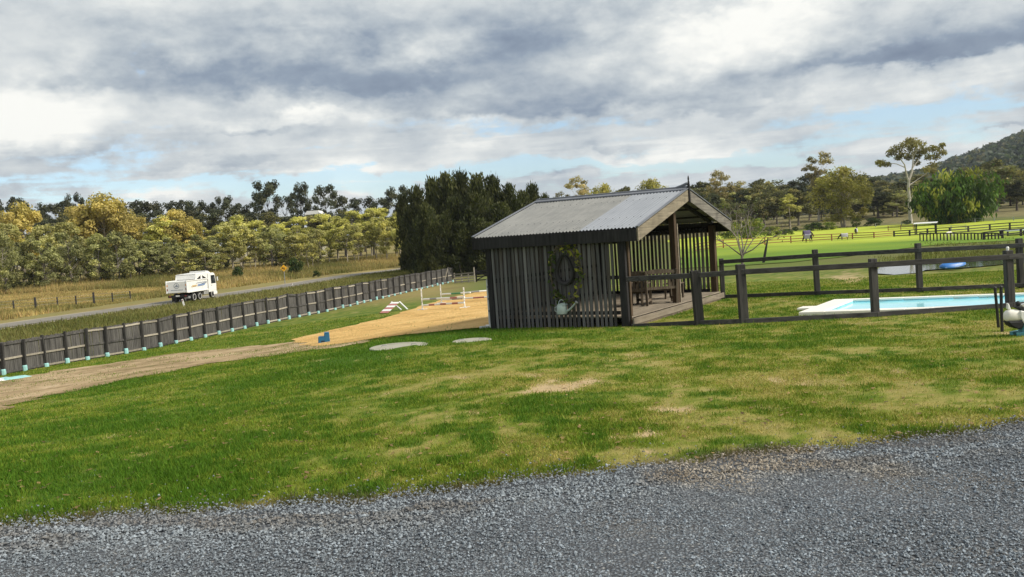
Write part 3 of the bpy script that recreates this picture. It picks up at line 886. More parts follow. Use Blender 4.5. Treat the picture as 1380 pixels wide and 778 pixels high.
# ------------------------------------------------------------------ grass tufts as real blades
def blades(name, x, y, hgt, wid, nb, tone_fn, label, spread=0.03, lean=0.6, ragged=0.6, jit=.25):
    n = len(x)
    t = tone_fn(x, y)
    X = np.repeat(x, nb) + rng.normal(0, 1, n * nb) * np.repeat(spread if np.ndim(spread) else np.full(n, spread), nb)
    Y = np.repeat(y, nb) + rng.normal(0, 1, n * nb) * np.repeat(spread if np.ndim(spread) else np.full(n, spread), nb)
    Z = np.repeat(Hgt(x, y), nb) - .004
    h = np.repeat(hgt, nb) * rng.uniform(1 - ragged, 1 + ragged * .4, n * nb); w = np.repeat(wid, nb)
    a = rng.uniform(0, 2 * np.pi, n * nb); l = rng.uniform(0.1, lean, n * nb); b = rng.uniform(0, 2 * np.pi, n * nb)
    c, s = np.cos(a) * w / 2, np.sin(a) * w / 2
    tipx, tipy = np.cos(b) * h * l, np.sin(b) * h * l
    V = np.empty((n * nb, 3, 3))
    V[:, 0] = np.c_[X - c, Y - s, Z]; V[:, 1] = np.c_[X + c, Y + s, Z]; V[:, 2] = np.c_[X + tipx, Y + tipy, Z + h * np.sqrt(np.maximum(.1, 1 - l * l * .7))]
    Fc = np.arange(n * nb * 3).reshape(-1, 3)
    T = np.repeat(t, nb, 0) * rng.uniform(1 - jit, 1 + jit * 1.4, (n * nb, 1)) * (1 + rng.normal(0, .06, (n * nb, 3)))
    o = mesh_np(name, V.reshape(-1, 3), Fc, M['blade'], attrs={'tone': ('FLOAT_COLOR', np.c_[np.repeat(T, 3, 0), np.ones(n * nb * 3)])})
    return tag(o, label, 'grass', kind='stuff')


def inside(poly, x, y):
    ins = np.zeros(len(x), bool)
    P = [(p[0], p[1]) for p in poly]
    for (x0, y0), (x1, y1) in zip(P, P[1:] + P[:1]):
        ins ^= ((y0 > y) != (y1 > y)) & (x < (x1 - x0) * (y - y0) / ((y1 - y0) or 1e-9) + x0)
    return ins

# ------------------------------------------------------------------ the slatted pavilion
YAW = R(-31.5)
SH_L, SH_W, SH_H = 4.08, 7.06, 2.1
EAVE, RISE, OL, ORR, OE = 2.466, 0.962, 0.30, 0.47, 0.14
SH_O = Vector((2.845, 22.37, EYE - 2.553))
SLOPE = RISE / (SH_W / 2 + OE)


def SW(x, y, z=0):
    """pavilion coordinates (x along the front wall, y into depth) to the world"""
    c, s = math.cos(YAW), math.sin(YAW)
    return Vector((SH_O.x + x * c - y * s, SH_O.y + x * s + y * c, SH_O.z + z))


def build_pavilion():
    P = thing('timber_pavilion', 'weathered slatted timber pavilion with grey corrugated iron gable roof and open end', 'pavilion', SH_O, YAW)
    L, W = SH_L, SH_W
    # posts
    def post(x, y, z0, z1, s=.17, mat='beam'):
        MB().box((x, y, (z0 + z1) / 2), (s, s, z1 - z0), rot=Euler((random.uniform(-.006, .006), random.uniform(-.006, .006), 0))).build('post', M[mat], P, bevel=.008)
    post(-.02, .02, -.12, EAVE - .1, .2, 'darkwood'); post(-L + .08, .02, -.35, EAVE - .1, .16, 'darkwood')
    post(-.05, W - .04, .0, EAVE - .1, .19, 'beam'); post(-.02, W / 2, .0, EAVE + RISE - .18, .17, 'beam'); post(-L + .08, W, -.2, EAVE - .1, .16, 'darkwood')
    # strips of warmer timber painting the sunlit edges of the corner and middle posts
    MB().box((.105, .07, 1.1), (.035, .10, 2.2)).build('sunlit_edge_strip', M['beam'], P)
    MB().box((.075, SH_W / 2 + .10, 1.35), (.03, .05, 2.3)).build('sunlit_edge_strip', M['deck'], P)
    # slats of the front wall, one by one
    x = -L + .21; k = 0
    slat_meshes = [MB().box((0, 0, 0), (w, .028, 1), taper=.97).mesh('slat', M['slat'], bevel=.004) for w in (.078, .086, .094)]
    while x < -.17:
        z0 = -.16 - .0 + .10 * ((x + L) / L) + random.uniform(-.035, .03); z1 = 2.26
        inst('slat', random.choice(slat_meshes), P, (x, -.015 + random.uniform(-.006, .006), (z0 + z1) / 2), (random.uniform(-.006, .006), random.gauss(0, .008), random.uniform(-.12, .12)), (random.uniform(.92, 1.06), 1, z1 - z0))
        x += .1285 + random.uniform(-.008, .008)
    x = -L + .2
    while x < -.17:
        z0, z1 = .18 + random.uniform(-.02, .02), 2.3
        inst('slat', random.choice(slat_meshes), P, (x, W + .015, (z0 + z1) / 2), (0, random.gauss(0, .006), random.uniform(-.1, .1)), (random.uniform(.9, 1.02), 1, z1 - z0))
        x += .134 + random.uniform(-.005, .005)
    y = .12
    while y < W - .1:
        z0, z1 = -.12 + random.uniform(-.02, .02), 2.5
        inst('slat', random.choice(slat_meshes), P, (-L - .015, y, (z0 + z1) / 2), (random.gauss(0, .004), 0, R(90) + random.uniform(-.05, .05)), (1.16, 1, z1 - z0))
        y += .104
    # girts behind the slats
    for z in (.35, 1.25, 2.15):
        MB().box((-L / 2 - .03, .045, z), (L - .32, .06, .09)).build('girt', M['darkwood'], P)
        MB().box((-L + .045, W / 2, z + .004), (.06, W - .25, .09)).build('girt', M['darkwood'], P)
    for z in (.30, 2.22):
        MB().box((-L / 2 - .03, W - .05, z), (L - .35, .06, .09)).build('girt', M['darkwood'], P)
    # top plates, tie beams, rafters, purlins
    for y in (.02, W - .02):
        MB().box((-L / 2, y, EAVE - .06), (L - .12, .12, .13)).build('top_plate', M['darkwood'], P)
    MB().box((-.32, 1.0, EAVE - .20), (.9, .10, .12)).build('eave_bracket', M['beam'], P)
    MB().box((-L / 2, .072, 2.30), (L - .2, .05, .17)).build('wall_plate', M['beam'], P)
    for x in (-L + .06, -L * .66, -L * .33, -.08):
        for sgn in (-1, 1):
            a = (x, W / 2 + sgn * (W / 2 - .05), EAVE + .035 - .03); b = (x, W / 2 + sgn * .01, EAVE + RISE - .10)
            MB().bar(a, b, .06, .12).build('rafter', M['darkwood'], P)
    for x in (-L + .06, -L * .5):
        MB().box((x, W / 2, EAVE - .07), (.08, W - .3, .14)).build('tie_beam', M['darkwood'], P)
    for k in range(1, 4):
        for sgn in (-1, 1):
            d = (W / 2 + OE) * k / 4
            z = EAVE + RISE - d * SLOPE - .05
            MB().box((-L / 2 + .08, W / 2 + sgn * d, z), (L + .5, .07, .045), rot=Euler((sgn * -math.atan(SLOPE), 0, 0))).build('purlin', M['darkwood'], P)
    # corrugated sheets: two slopes, six sheets each
    tot = L + OL + ORR; pit = .0985
    ns = 6; sw = tot / ns
    for sgn in (-1, 1):
        for i in range(ns):
            x0 = -L - OL + i * sw; x1 = x0 + sw + (.03 if i < ns - 1 else 0)
            nx = 64
            m = MB(); vs = []
            rows = [0, .25, .5, .75, 1.0]
            for t in rows:
                d = .06 + (W / 2 + OE + .03 - .06) * t
                for kx in range(nx + 1):
                    xx = x0 + (x1 - x0) * kx / nx
                    vs.append((xx, W / 2 + sgn * d, EAVE + RISE - d * SLOPE + .02 + .017 * math.cos(2 * math.pi * xx / pit) + .0025 * i - random.uniform(0, .004)))
            n1 = nx + 1
            fs = [(r * n1 + c, r * n1 + c + 1, (r + 1) * n1 + c + 1, (r + 1) * n1 + c) for r in range(len(rows) - 1) for c in range(nx)]
            m.add(vs, fs)
            new = (i >= 4) and sgn < 0
            o = m.build('roof_sheet', M['roof_new' if new else 'roof_old'], P, smooth=True)
            if new and i == 4: o['label'] = 'paler, newer corrugated roof sheet'
    # screw heads along two purlin lines
    m = MB()
    for d in (.9, 2.75, 3.5):
        for k in range(int(tot / (pit * 2))):
            xx = -L - OL + .05 + k * pit * 2
            m.box((xx, W / 2 - d, EAVE + RISE - d * SLOPE + .05), (.022, .022, .014))
    o = m.build('roof_screws', M['grey'], P); o['kind'] = 'stuff'
    # ridge capping with scalloped lips
    m = MB(); lip = .19; n = 110
    for sgn in (-1, 1):
        vs = []
        for k in range(n + 1):
            xx = -L - OL - .01 + (tot + .02) * k / n
            z = EAVE + RISE
            vs += [(xx, W / 2 + sgn * .012, z + .075), (xx, W / 2 + sgn * lip, z + .070 - lip * SLOPE), (xx, W / 2 + sgn * (lip + .006), z + (.026 if k % 2 else .052) - lip * SLOPE)]
        m.add(vs, [(k * 3 + j, k * 3 + 3 + j, k * 3 + 4 + j, k * 3 + 1 + j) for k in range(n) for j in (0, 1)])
    m.tube([(-L - OL - .01, W / 2, EAVE + RISE + .085), (ORR + .01, W / 2, EAVE + RISE + .085)], .026, 8)
    m.build('ridge_cap', M['ridge'], P, smooth=True)
    # raised curl of the ridge at the open gable, and the finial spike
    MB().tube([(ORR - .34, W / 2, EAVE + RISE + .09), (ORR - .16, W / 2, EAVE + RISE + .125), (ORR + .01, W / 2, EAVE + RISE + .175)], [.02, .035, .045], 8).build('ridge_end', M['ridge'], P, smooth=True)
    f = MB().box((ORR + .055, W / 2, EAVE + RISE - .10), (.06, .075, .52)).build('finial', M['darkwood'], P, bevel=.008)
    MB().lathe([(.03, 0), (.035, .05), (.018, .09), (.026, .13), (.02, .2), (.004, .24)], 10, (ORR + .055, W / 2, EAVE + RISE + .16)).build('spike', M['darkwood'], f, smooth=True)
    # fascias and barge boards
    MB().box((-L / 2 + (ORR - OL) / 2, -OE - .02, EAVE - .165), (tot - .02, .038, .30)).build('fascia', M['darkwood'], P, bevel=.004)
    MB().box((-L / 2 + (ORR - OL) / 2, W + OE + .02, EAVE - .165), (tot - .02, .038, .30)).build('fascia', M['darkwood'], P, bevel=.004)
    for x, nm in ((ORR + .02, 'barge'), (-L - OL - .02, 'darkwood')):
        for sgn in (-1, 1):
            y0 = W / 2 + sgn * (W / 2 + OE + .035); y1 = W / 2
            z0 = EAVE - .01; z1 = EAVE + RISE - .0
            vs = [(y0, z0 - .31), (y1, z1 - .30), (y1, z1 + .005), (y0, z0 + .005)]
            m = MB().prism(vs, x - .02, x + .02, 'YZ')
            m.build('barge_board', M['barge_grey' if nm == 'barge' and sgn > 0 else nm], P)
            # thin dark capping over the board
            MB().bar((x, y0, z0 + .05), (x, y1, z1 + .052), .075, .022).build('barge_capping', M['ridge'], P)
    # soffit boards of the far eave seen from below
    # deck: boards run parallel to the open end
    k = 0; x = -L + .1
    bm_ = MB().box((0, 0, 0), (.136, W - .06, .035)).mesh('deck_board', M['deck'], bevel=.004)
    while x < .16:
        inst('deck_board', bm_, P, (x, W / 2 + .0, .235 + random.uniform(-.002, .002)), (0, 0, 0))
        x += .1445
    MB().box((.20, W / 2, .135), (.045, W + .1, .16)).build('deck_edge_board', M['deck'], P, bevel=.004)
    MB().box((.185, W / 2 - .1, .0), (.05, W - .3, .09)).build('deck_bearer', M['bench'], P)
    for y in (.8, 2.6, 4.4, 6.2):
        MB().box((-L / 2, y, .12), (L - .2, .08, .18)).build('deck_joist', M['darkwood'], P)
        MB().box((.05, y + .1, -.12), (.12, .12, .3)).build('deck_stump', M['darkwood'], P)
    return P


build_pavilion()


# outdoor furniture on the deck, in the pavilion's frame but each a thing of its own
def slat_seat(label, px, py, rz, width, nback, name='garden_bench', cat='bench'):
    t = thing(name, label, cat, on_plane(px, py, SH_O.z + .254), rz)
    w = width / 2
    for sx in (-1, 1):
        MB().box((sx * w, -.26, .31), (.07, .07, .62)).build('leg', M['bench'], t)
        MB().bar((sx * w, .27, 0), (sx * w, .36, .98), .07, .06, up=(1, 0, 0)).build('leg', M['bench'], t)
        MB().box((sx * w, .0, .64), (.085, .66, .035)).build('armrest', M['bench'], t)
        MB().box((sx * w, .0, .14), (.05, .5, .06)).build('stretcher', M['bench'], t)
    for k in range(5):
        MB().box((0, -.24 + k * .112, .43), (width - .08, .092, .025)).build('seat_slat', M['bench'], t)
    MB().box((0, -.275, .38), (width - .07, .03, .09)).build('apron', M['bench'], t)
    MB().box((0, .315, .46), (width - .07, .03, .08)).build('back_rail', M['bench'], t)
    m = MB()
    n = 12
    top = [(-w + (width) * k / n, .94 + .06 * math.sin(math.pi * k / n)) for k in range(n + 1)]
    m.prism(top + [(w, .87), (-w, .87)], .335, .365, 'XZ')
    m.build('back_rail', M['bench'], t)
    for k in range(nback):
        xx = -w + .1 + (width - .2) * k / (nback - 1)
        MB().bar((xx, .32, .47), (xx, .348, .90), .055, .018, up=(0, 1, 0)).build('back_slat', M['bench'], t)
    return t


slat_seat('slatted timber bench on the deck with its back towards the lawn', 886, 409, R(185), 1.02, 8)
slat_seat('timber armchair on the deck beside the bench, nearest the front corner post', 862, 412, R(160), .55, 4, 'garden_chair', 'chair')


def deck_table():
    DT = on_plane(909, 402, SH_O.z + .254)
    t = thing('side_table', 'small timber side table on the deck next to the bench', 'table', DT, YAW)
    for sx in (-1, 1):
        for sy in (-1, 1):
            MB().box((sx * .2, sy * .2, .22), (.05, .05, .44)).build('leg', M['bench'], t)
    for k in range(4): MB().box((-.18 + k * .12, 0, .455), (.11, .52, .028)).build('top_slat', M['bench'], t)
    b = thing('plant_pot', 'pale grey round pot standing on the small deck table', 'pot', DT + Vector((0, 0, .47)), YAW)
    MB().lathe([(.08, 0), (.12, .06), (.15, .18), (.16, .22), (.14, .22), (.12, .17)], 18).build('bowl', M['concrete'], b, smooth=True)
    MB().lathe([(.165, .215), (.172, .235), (.155, .245)], 18).build('rim', M['concrete'], b, smooth=True)


deck_table()


# ------------------------------------------------------------------ wreath, collar and watering can on the front wall
def leaf_mesh(name, centers, size, tones, mat, parent, norm=None, aspect=1.6, flat=0.0):
    """small pointed leaves (one quad each, folded along the midrib is too fine to see)"""
    c = np.asarray(centers, float); n = len(c)
    a = rng.normal(0, 1, (n, 3))
    a /= np.linalg.norm(a, axis=1)[:, None]
    if norm is not None: a = a * (1 - flat) + np.asarray(norm) * flat; a /= np.linalg.norm(a, axis=1)[:, None]
    t = np.cross(a, rng.normal(0, 1, (n, 3))); t /= np.linalg.norm(t, axis=1)[:, None]
    b = np.cross(a, t)
    s = np.asarray(size).reshape(-1, 1) * np.ones((n, 1))
    V = np.stack([c - t * s * aspect / 2, c + b * s * .42 + t * s * .05, c + t * s * aspect / 2, c - b * s * .42 + t * s * .05], 1).reshape(-1, 3)
    q = np.arange(n * 4).reshape(-1, 4)
    return mesh_np(name, V, q, mat, parent, attrs={'tone': ('FLOAT_COLOR', np.c_[np.repeat(tones, 4, 0), np.ones(n * 4)])})


def build_wreath():
    cx, cz = -1.62, 1.40
    t = thing('vine_wreath', 'leafy vine wreath with yellowing leaves hung on the front slat wall', 'wreath', SW(cx, -.10, cz), YAW)
    rx, rz = .44, .72
    for j in range(3):
        pts = [((rx + .04 * math.sin(a * 3 + j)) * math.cos(a), -.02 * j + .02 * math.sin(a * 5 + j), (rz + .05 * math.cos(a * 2 + j)) * math.sin(a)) for a in [2 * math.pi * k / 40 for k in range(41)]]
        MB().tube(pts, .011, 5, cap=False).build('vine_stem', M['bench'], t)
    n = 330
    th = rng.uniform(0, 2 * np.pi, n)
    dens = 0.25 + .75 * (np.exp(-((np.angle(np.exp(1j * (th - 1.1)))) / .9) ** 2) + np.exp(-((np.angle(np.exp(1j * (th + 2.0)))) / .55) ** 2) + .6 * np.exp(-((np.angle(np.exp(1j * (th - 2.7)))) / .6) ** 2))
    th = th[rng.random(n) < dens]
    n = len(th)
    rr = rng.normal(1, .13, n)
    c = np.c_[rx * rr * np.cos(th), rng.normal(-.03, .035, n), rz * rr * np.sin(th)]
    yel = ((rng.random(n) < .22 + .4 * (np.cos(th - .9) > .6)))[:, None]
    tone = np.where(yel, np.array((.34, .34, .05)), np.array((.075, .11, .022))) * rng.uniform(.6, 1.4, (n, 1))
    leaf_mesh('vine_leaves', c, rng.uniform(.055, .11, n), tone * .85, M['leaf'], t)['kind'] = 'stuff'
    # horse collar hung inside it
    h = thing('horse_collar', 'dark leather horse collar hung inside the vine wreath', 'horse collar', SW(cx - .03, -.075, cz + .12), YAW)
    pts = []
    for k in range(37):
        a = 2 * math.pi * k / 36
        pts.append((.22 * math.sin(a) * (1 - .28 * math.cos(a)), 0, .36 * math.cos(a) - .02))
    MB().tube(pts, [.052 - .014 * math.cos(2 * math.pi * k / 36) for k in range(37)], 8, cap=False).build('collar_roll', M['leather'], h, smooth=True)
    MB().tube([(p[0] * 1.12, -.055, p[2] * 1.10) for p in pts], .012, 6, cap=False).build('hames', M['blacksteel'], h, smooth=True)
    # watering can
    w = thing('watering_can', 'pale enamel watering can hanging by its handle below the vine wreath', 'watering can', SW(-1.74, -.19, .36), YAW)
    MB().lathe([(.135, 0), (.14, .01), (.13, .20), (.118, .225), (.112, .225)], 18).build('body', M['can'], w, smooth=True)
    MB().tube([(.11, 0, .05), (.26, -.02, .13), (.42, -.03, .27)], [.03, .024, .02], 8).build('spout', M['can'], w, smooth=True)
    ro = MB().lathe([(.017, 0), (.045, .05), (.043, .06)], 12).build('rose', M['grey'], w, smooth=True)
    ro.location = (.42, -.03, .27); ro.rotation_euler = (0, R(52), 0)
    MB().tube([(.09 * math.cos(a) * 1.1, 0, .21 + .16 * math.sin(a)) for a in [math.pi * k / 12 for k in range(13)]], .010, 6).build('handle', M['can'], w, smooth=True)
    MB().tube([(-.12, 0, .20), (-.20, 0, .17), (-.21, 0, .09), (-.13, 0, .03)], .010, 6).build('handle', M['can'], w, smooth=True)
    MB().prism([(.02 + .11 * math.cos(a), .225 + .0 * a + .055 * math.sin(a)) for a in [math.pi * k / 8 for k in range(9)]], -.10, .10, 'XZ').build('hood', M['can'], w)


build_wreath()


# ------------------------------------------------------------------ rail fences round the pool
def rail_fence(name, label, posts, rails, group=None, mats=('postwood', 'rail'), cat='fence'):
    """posts: (foot, height, size, lean); rails: (a, b, height, thickness) in world points"""
    o = Vector(posts[0][0])
    t = thing(name, label, cat, o)
    for foot, h, s, lean in posts:
        f = Vector(foot) - o
        MB().bar(f + Vector((0, 0, -.1)), f + Vector((lean[0], lean[1], h)), s, s, up=(0, 1, 0)).build('post', M[mats[0]], t, bevel=min(.012, s * .1))
    for a, b, h, th in rails:
        MB().bar(Vector(a) - o, Vector(b) - o, th, h).build('rail', M[mats[1]], t, bevel=min(.008, th * .15))
    return t


def up(v, h): return Vector((v.x, v.y, v.z + h))


fp = [G(943, 438), G(1003, 436), G(1180, 427), G(1362, 414.5)]
p_end = SW(.12, -.06, 0)
f_r = G(1430, 411); f_r2 = G(1640, 400)
fp_all = [p_end] + fp + [f_r2]
off = Vector((0, -.085, 0))
rails = []
tops = [AT(844, 376.5, p_end.y - .1)] + [AT(px, py, p.y - .10) for (px, py), p in zip([(943, 371), (1003, 366.5), (1178.5, 357), (1359, 346.5)], fp)]
dlast = (tops[-1] - tops[-2]); tops.append(tops[-1] + dlast * 1.3)
for a, b in zip(tops, tops[1:]): rails.append((a, b, .125, .05))
bots = [up(p_end, .02) + off] + [up(p, .06) + off for p in fp]
dl = (bots[-1] - bots[-2]); bots.append(bots[-1] + dl * 1.3)
for a, b in zip(bots, bots[1:]): rails.append((a, b, .12, .05))
rail_fence('rail_fence', 'dark weathered two rail timber fence running from the pavilion in front of the pool',
           [(fp[0], 1.33, .21, (-.06, 0)), (fp[1], 1.42, .20, (-.03, 0)), (fp[2], 1.36, .16, (-.02, 0)), (fp[3], 1.34, .17, (-.03, 0)), (f_r2, 1.35, .17, (0, 0))], rails)
MB().lathe([(.03, 0), (.035, .06), (.02, .09)], 10).build('post_cap', M['white'], None)
capo = bpy.data.objects['post_cap']; capo.parent = bpy.data.objects['rail_fence']
capo.location = fp[3] - fp[0] + Vector((-.03, 0, 1.34))

rp = [G(1102, 398.5), G(1240, 394), G(1376, 388)]
d0 = (rp[1] - rp[0]); d0.normalize()
r0 = SW(.16, SH_W + .1); r4 = rp[2] + d0 * 3.5
r0.z = H1(r0.x, r0.y); r4.z = H1(r4.x, r4.y)
rt = [AT(969, 353.5, r0.y - .05)] + [AT(px, py, p.y - .08) for (px, py), p in zip([(1100, 344.5), (1238, 337.5), (1374, 331)], rp)]
rt.append(rt[-1] + (rt[-1] - rt[-2]))
rb = [up(r0, .08)] + [up(p, .09) + Vector((0, -.08, 0)) for p in rp] + [up(r4, .08)]
rails = [(a, b, .125, .05) for a, b in zip(rt, rt[1:])] + [(a, b, .11, .05) for a, b in zip(rb, rb[1:])]
rail_fence('rail_fence', 'two rail timber fence along the far side of the pool, behind the water', [(r0, 1.3, .13, (0, 0)), (rp[0], 1.42, .15, (-.03, 0)), (rp[1], 1.45, .15, (-.02, 0)), (rp[2], 1.42, .15, (-.02, 0)), (r4, 1.4, .15, (0, 0))], rails)


# ------------------------------------------------------------------ swimming pool
def build_pool():
    a, u, v, W, SK = pool_frame()
    rz = math.atan2(u.y, u.x)
    Ln = 11.0
    zc = a.z
    t = thing('swimming_pool', 'long rectangular swimming pool with pale stone coping and turquoise water', 'pool', (a.x, a.y, zc), rz)
    cw = .34; th = .10
    # coping stones, butted end to end
    def stones(x0, y0, x1, y1, n, along):
        for k in range(n):
            s0, s1 = k / n, (k + 1) / n
            if along == 'x': xa, xb, ya, yb = x0 + (x1 - x0) * s0 + .004, x0 + (x1 - x0) * s1 - .004, y0, y1
            else: xa, xb, ya, yb = x0, x1, y0 + (y1 - y0) * s0 + .004, y0 + (y1 - y0) * s1 - .004
            MB().box(((xa + xb) / 2, (ya + yb) / 2, -th / 2 + random.uniform(-.002, .002)), (xb - xa, yb - ya, th)).build('coping_stone', M['coping'], t, bevel=.008)
    stones(0, 0, Ln, cw, 18, 'x'); stones(0, W - cw * .6, Ln, W, 18, 'x'); stones(0, cw + .004, cw * 1.6, W - cw * .6 - .004, 3, 'y'); stones(Ln - cw, cw + .004, Ln, W - cw * .6 - .004, 4, 'y')
    # shell: real basin below the coping
    x0, x1, y0, y1, d = cw * 1.6, Ln - cw, cw, W - cw * .6, -1.3
    m = MB()
    m.add([(x0, y0, -.05), (x1, y0, -.05), (x1, y1, -.05), (x0, y1, -.05), (x0, y0, d), (x1, y0, d), (x1, y1, d), (x0, y1, d)], [(0, 4, 5, 1), (1, 5, 6, 2), (2, 6, 7, 3), (3, 7, 4, 0), (4, 7, 6, 5)])
    m.build('basin', M['poolwall'], t)
    nx, ny = 60, 16
    vs = [(x0 + (x1 - x0) * i / nx, y0 + (y1 - y0) * j / ny, -.085) for j in range(ny + 1) for i in range(nx + 1)]
    MB().add(vs, [(j * (nx + 1) + i, j * (nx + 1) + i + 1, (j + 1) * (nx + 1) + i + 1, (j + 1) * (nx + 1) + i) for j in range(ny) for i in range(nx)]).build('water', M['poolwater'], t, smooth=True)
    MB().box((x0 + (x1 - x0) * .42, y0 - .16, .012), (.2, .13, .024)).build('skimmer_lid', M['greyprint'], t)
    MB().box((-.22, 1.55, -.06), (.42, .5, .06)).build('paving_slab', M['coping'], t, bevel=.006)
    for yy in (y0 + .5, y0 + 1.0):
        MB().tube([(x1 - .7, yy, -.9), (x1 - .7, yy, .5), (x1 - .5, yy, .75), (x1 - .15, yy, .75), (x1 + .05, yy, .5), (x1 + .08, yy, 0)], .022, 8).build('handrail', M['steel'], t, smooth=True)
    done = set()
    for ch in t.children:
        if ch.data.name in done: continue
        done.add(ch.data.name)
        for q in ch.data.vertices: q.co.x += SK * q.co.y
    return a, u, v, W, Ln, SK


POOL = build_pool()


# ------------------------------------------------------------------ long paling fence on the left
def build_paling_fence():
    bx = [-60, -30, 0, 28.8, 61.5, 115.7, 170.3, 235.3, 310.7, 374, 439.7, 514, 560, 609]
    by = [521, 512, 505.5, 500.7, 494.4, 485, 477.5, 463.8, 447.3, 433, 420.5, 402.5, 391.5, 380.4]
    px = [-58, -30, -1, 28.8, 61.5, 87.8, 115.7, 144.4, 170.3, 190.3, 214.4, 235.3, 255, 274, 293, 310.7, 327.7, 344.5, 359.5, 374, 388, 402, 415, 428, 439.7, 450, 460.4, 470, 479.5, 489, 498, 506, 514, 522, 530, 538, 546, 553, 560, 567, 574, 581, 588, 595, 602, 609]
    pts = [G(x, float(np.interp(x, bx, by))) for x in px]
    # the fence runs true: smooth the feet
    for _ in range(3): pts = [pts[0]] + [(a + b * 2 + c) / 4 for a, b, c in zip(pts, pts[1:], pts[2:])] + [pts[-1]]
    o = pts[0]
    t = thing('paling_fence', 'long dark paling fence with pale cyan post sleeves between lawn and road', 'fence', o)
    hx = [0, 300, 440, 610]; hh = [44.5, 37, 31, 19.5]
    H = [float(np.interp(x, hx, hh)) * p.y / F for x, p in zip(px, pts)]
    Hj = [random.gauss(0, .025) for _ in pts]
    H = list(np.convolve(np.r_[H[:3], H, H[-3:]], np.ones(7) / 7, 'valid'))
    H = [h + j for h, j in zip(H, Hj)]
    for k, (p, h) in enumerate(zip(pts, H)):
        f = p - o; f.z = H1(p.x, p.y) - o.z
        d = (pts[min(k + 1, len(pts) - 1)] - pts[max(k - 1, 0)]).to_2d().normalized(); nrm = Vector((d.y, -d.x, 0))
        q = f + nrm * .10
        MB().bar(q + Vector((0, 0, -.1)), q + Vector((random.gauss(0, .035), random.gauss(0, .03), h + random.uniform(-.02, .07))), .11, .11, up=(0, 1, 0)).build('post', M['postwood'], t)
        hs = random.uniform(.55, 1.1)
        MB().lathe([(.115, -.05), (.118, .02), (.11, .22 * hs), (.085, .27 * hs)], 8, (q.x, q.y, q.z)).build('post_sleeve', M['cyan'], t)
    mp = MB()
    for k in range(len(pts) - 1):
        a = pts[k] - o; b = pts[k + 1] - o
        a.z = H1(pts[k].x, pts[k].y) - o.z; b.z = H1(pts[k + 1].x, pts[k + 1].y) - o.z
        d = (b - a).to_2d().normalized(); nrm = Vector((d.y, -d.x, 0))
        for fr, mat in ((.93, 'paling' if random.random() < .55 else 'paleRail'), (.48, 'paling' if random.random() < .2 else 'paleRail'), (.07, 'paling' if (k < 4 or random.random() < .25) else 'paleRail')):
            za, zb = H[k] * fr, H[k + 1] * fr
            MB().bar(a + nrm * .045 + Vector((0, 0, za)), b + nrm * .045 + Vector((0, 0, zb)), .045, .085).build('rail', M[mat], t)
        L = (b - a).length; n = max(2, int(L / .115))
        for i in range(n):
            s = (i + .5) / n; c = a.lerp(b, s); h = H[k] * (1 - s) + H[k + 1] * s + random.uniform(-.02, .02)
            mp.bar(c + Vector((0, 0, -.05)), c + Vector((random.gauss(0, .008), 0, h)), L / n * random.uniform(.84, .96), .018, up=(-d.y, d.x, 0))
    tag(mp.build('palings', M['paling'], t), kind='stuff')
    print('fence', [(round(p.y, 1), round(h, 2)) for p, h in zip(pts, H)][::6])
    return pts


FENCE = build_paling_fence()


def build_end_gates():
    a, b = G(613, 382), G(640, 380.5); d = b - a
    t = thing('rail_gate', 'pale four rail timber gate section at the far end of the paling fence', 'gate', a)
    k = a.y / F
    for q, h in ((Vector((0, 0, 0)), 14 * k), (d * .36, 13 * k), (d * .70, 13.5 * k), (d, 20 * k)):
        MB().bar(q, q + Vector((0, 0, h)), .12, .12, up=(0, 1, 0)).build('post', M['paleRail'], t)
    for f in (1.5, 5, 8.5, 12): MB().bar(Vector((0, -.08, f * k)), d + Vector((0, -.08, (f + .8) * k)), .05, .14).build('rail', M['paleRail'], t)
    a, b = G(641, 380), G(668, 378); d = b - a
    t = thing('rail_gate', 'dark timber gate with cross braces next to the pale gate, half behind the pavilion', 'gate', a)
    for q in (Vector((0.1, 0, 0)), d): MB().bar(q, q + Vector((0, 0, 16 * k)), .15, .15, up=(0, 1, 0)).build('post', M['darkwood'], t)
    for f in (2, 7, 11, 14): MB().bar(Vector((0.1, -.08, f * k)), d + Vector((0, -.08, f * k)), .05, .12).build('rail', M['darkwood'], t)
    MB().bar(Vector((0.1, -.12, 2 * k)), d + Vector((0, -.12, 14 * k)), .05, .1).build('brace', M['darkwood'], t)
    MB().bar(Vector((0.1, -.16, 14 * k)), d + Vector((0, -.16, 2 * k)), .05, .1).build('brace', M['darkwood'], t)
    # leaning stay where the paling fence stops
    a = G(604, 382)
    t = thing('fence_stay', 'grey timber A shaped stay leaning at the end of the paling fence', 'stay', a)
    MB().bar((-.5, -.2, 0), (.15, -.2, 1.75), .12, .1, up=(0, 1, 0)).build('strut', M['paleRail'], t)
    MB().bar((.9, -.2, 0), (.15, -.22, 1.75), .12, .1, up=(0, 1, 0)).build('strut', M['paling'], t)


build_end_gates()


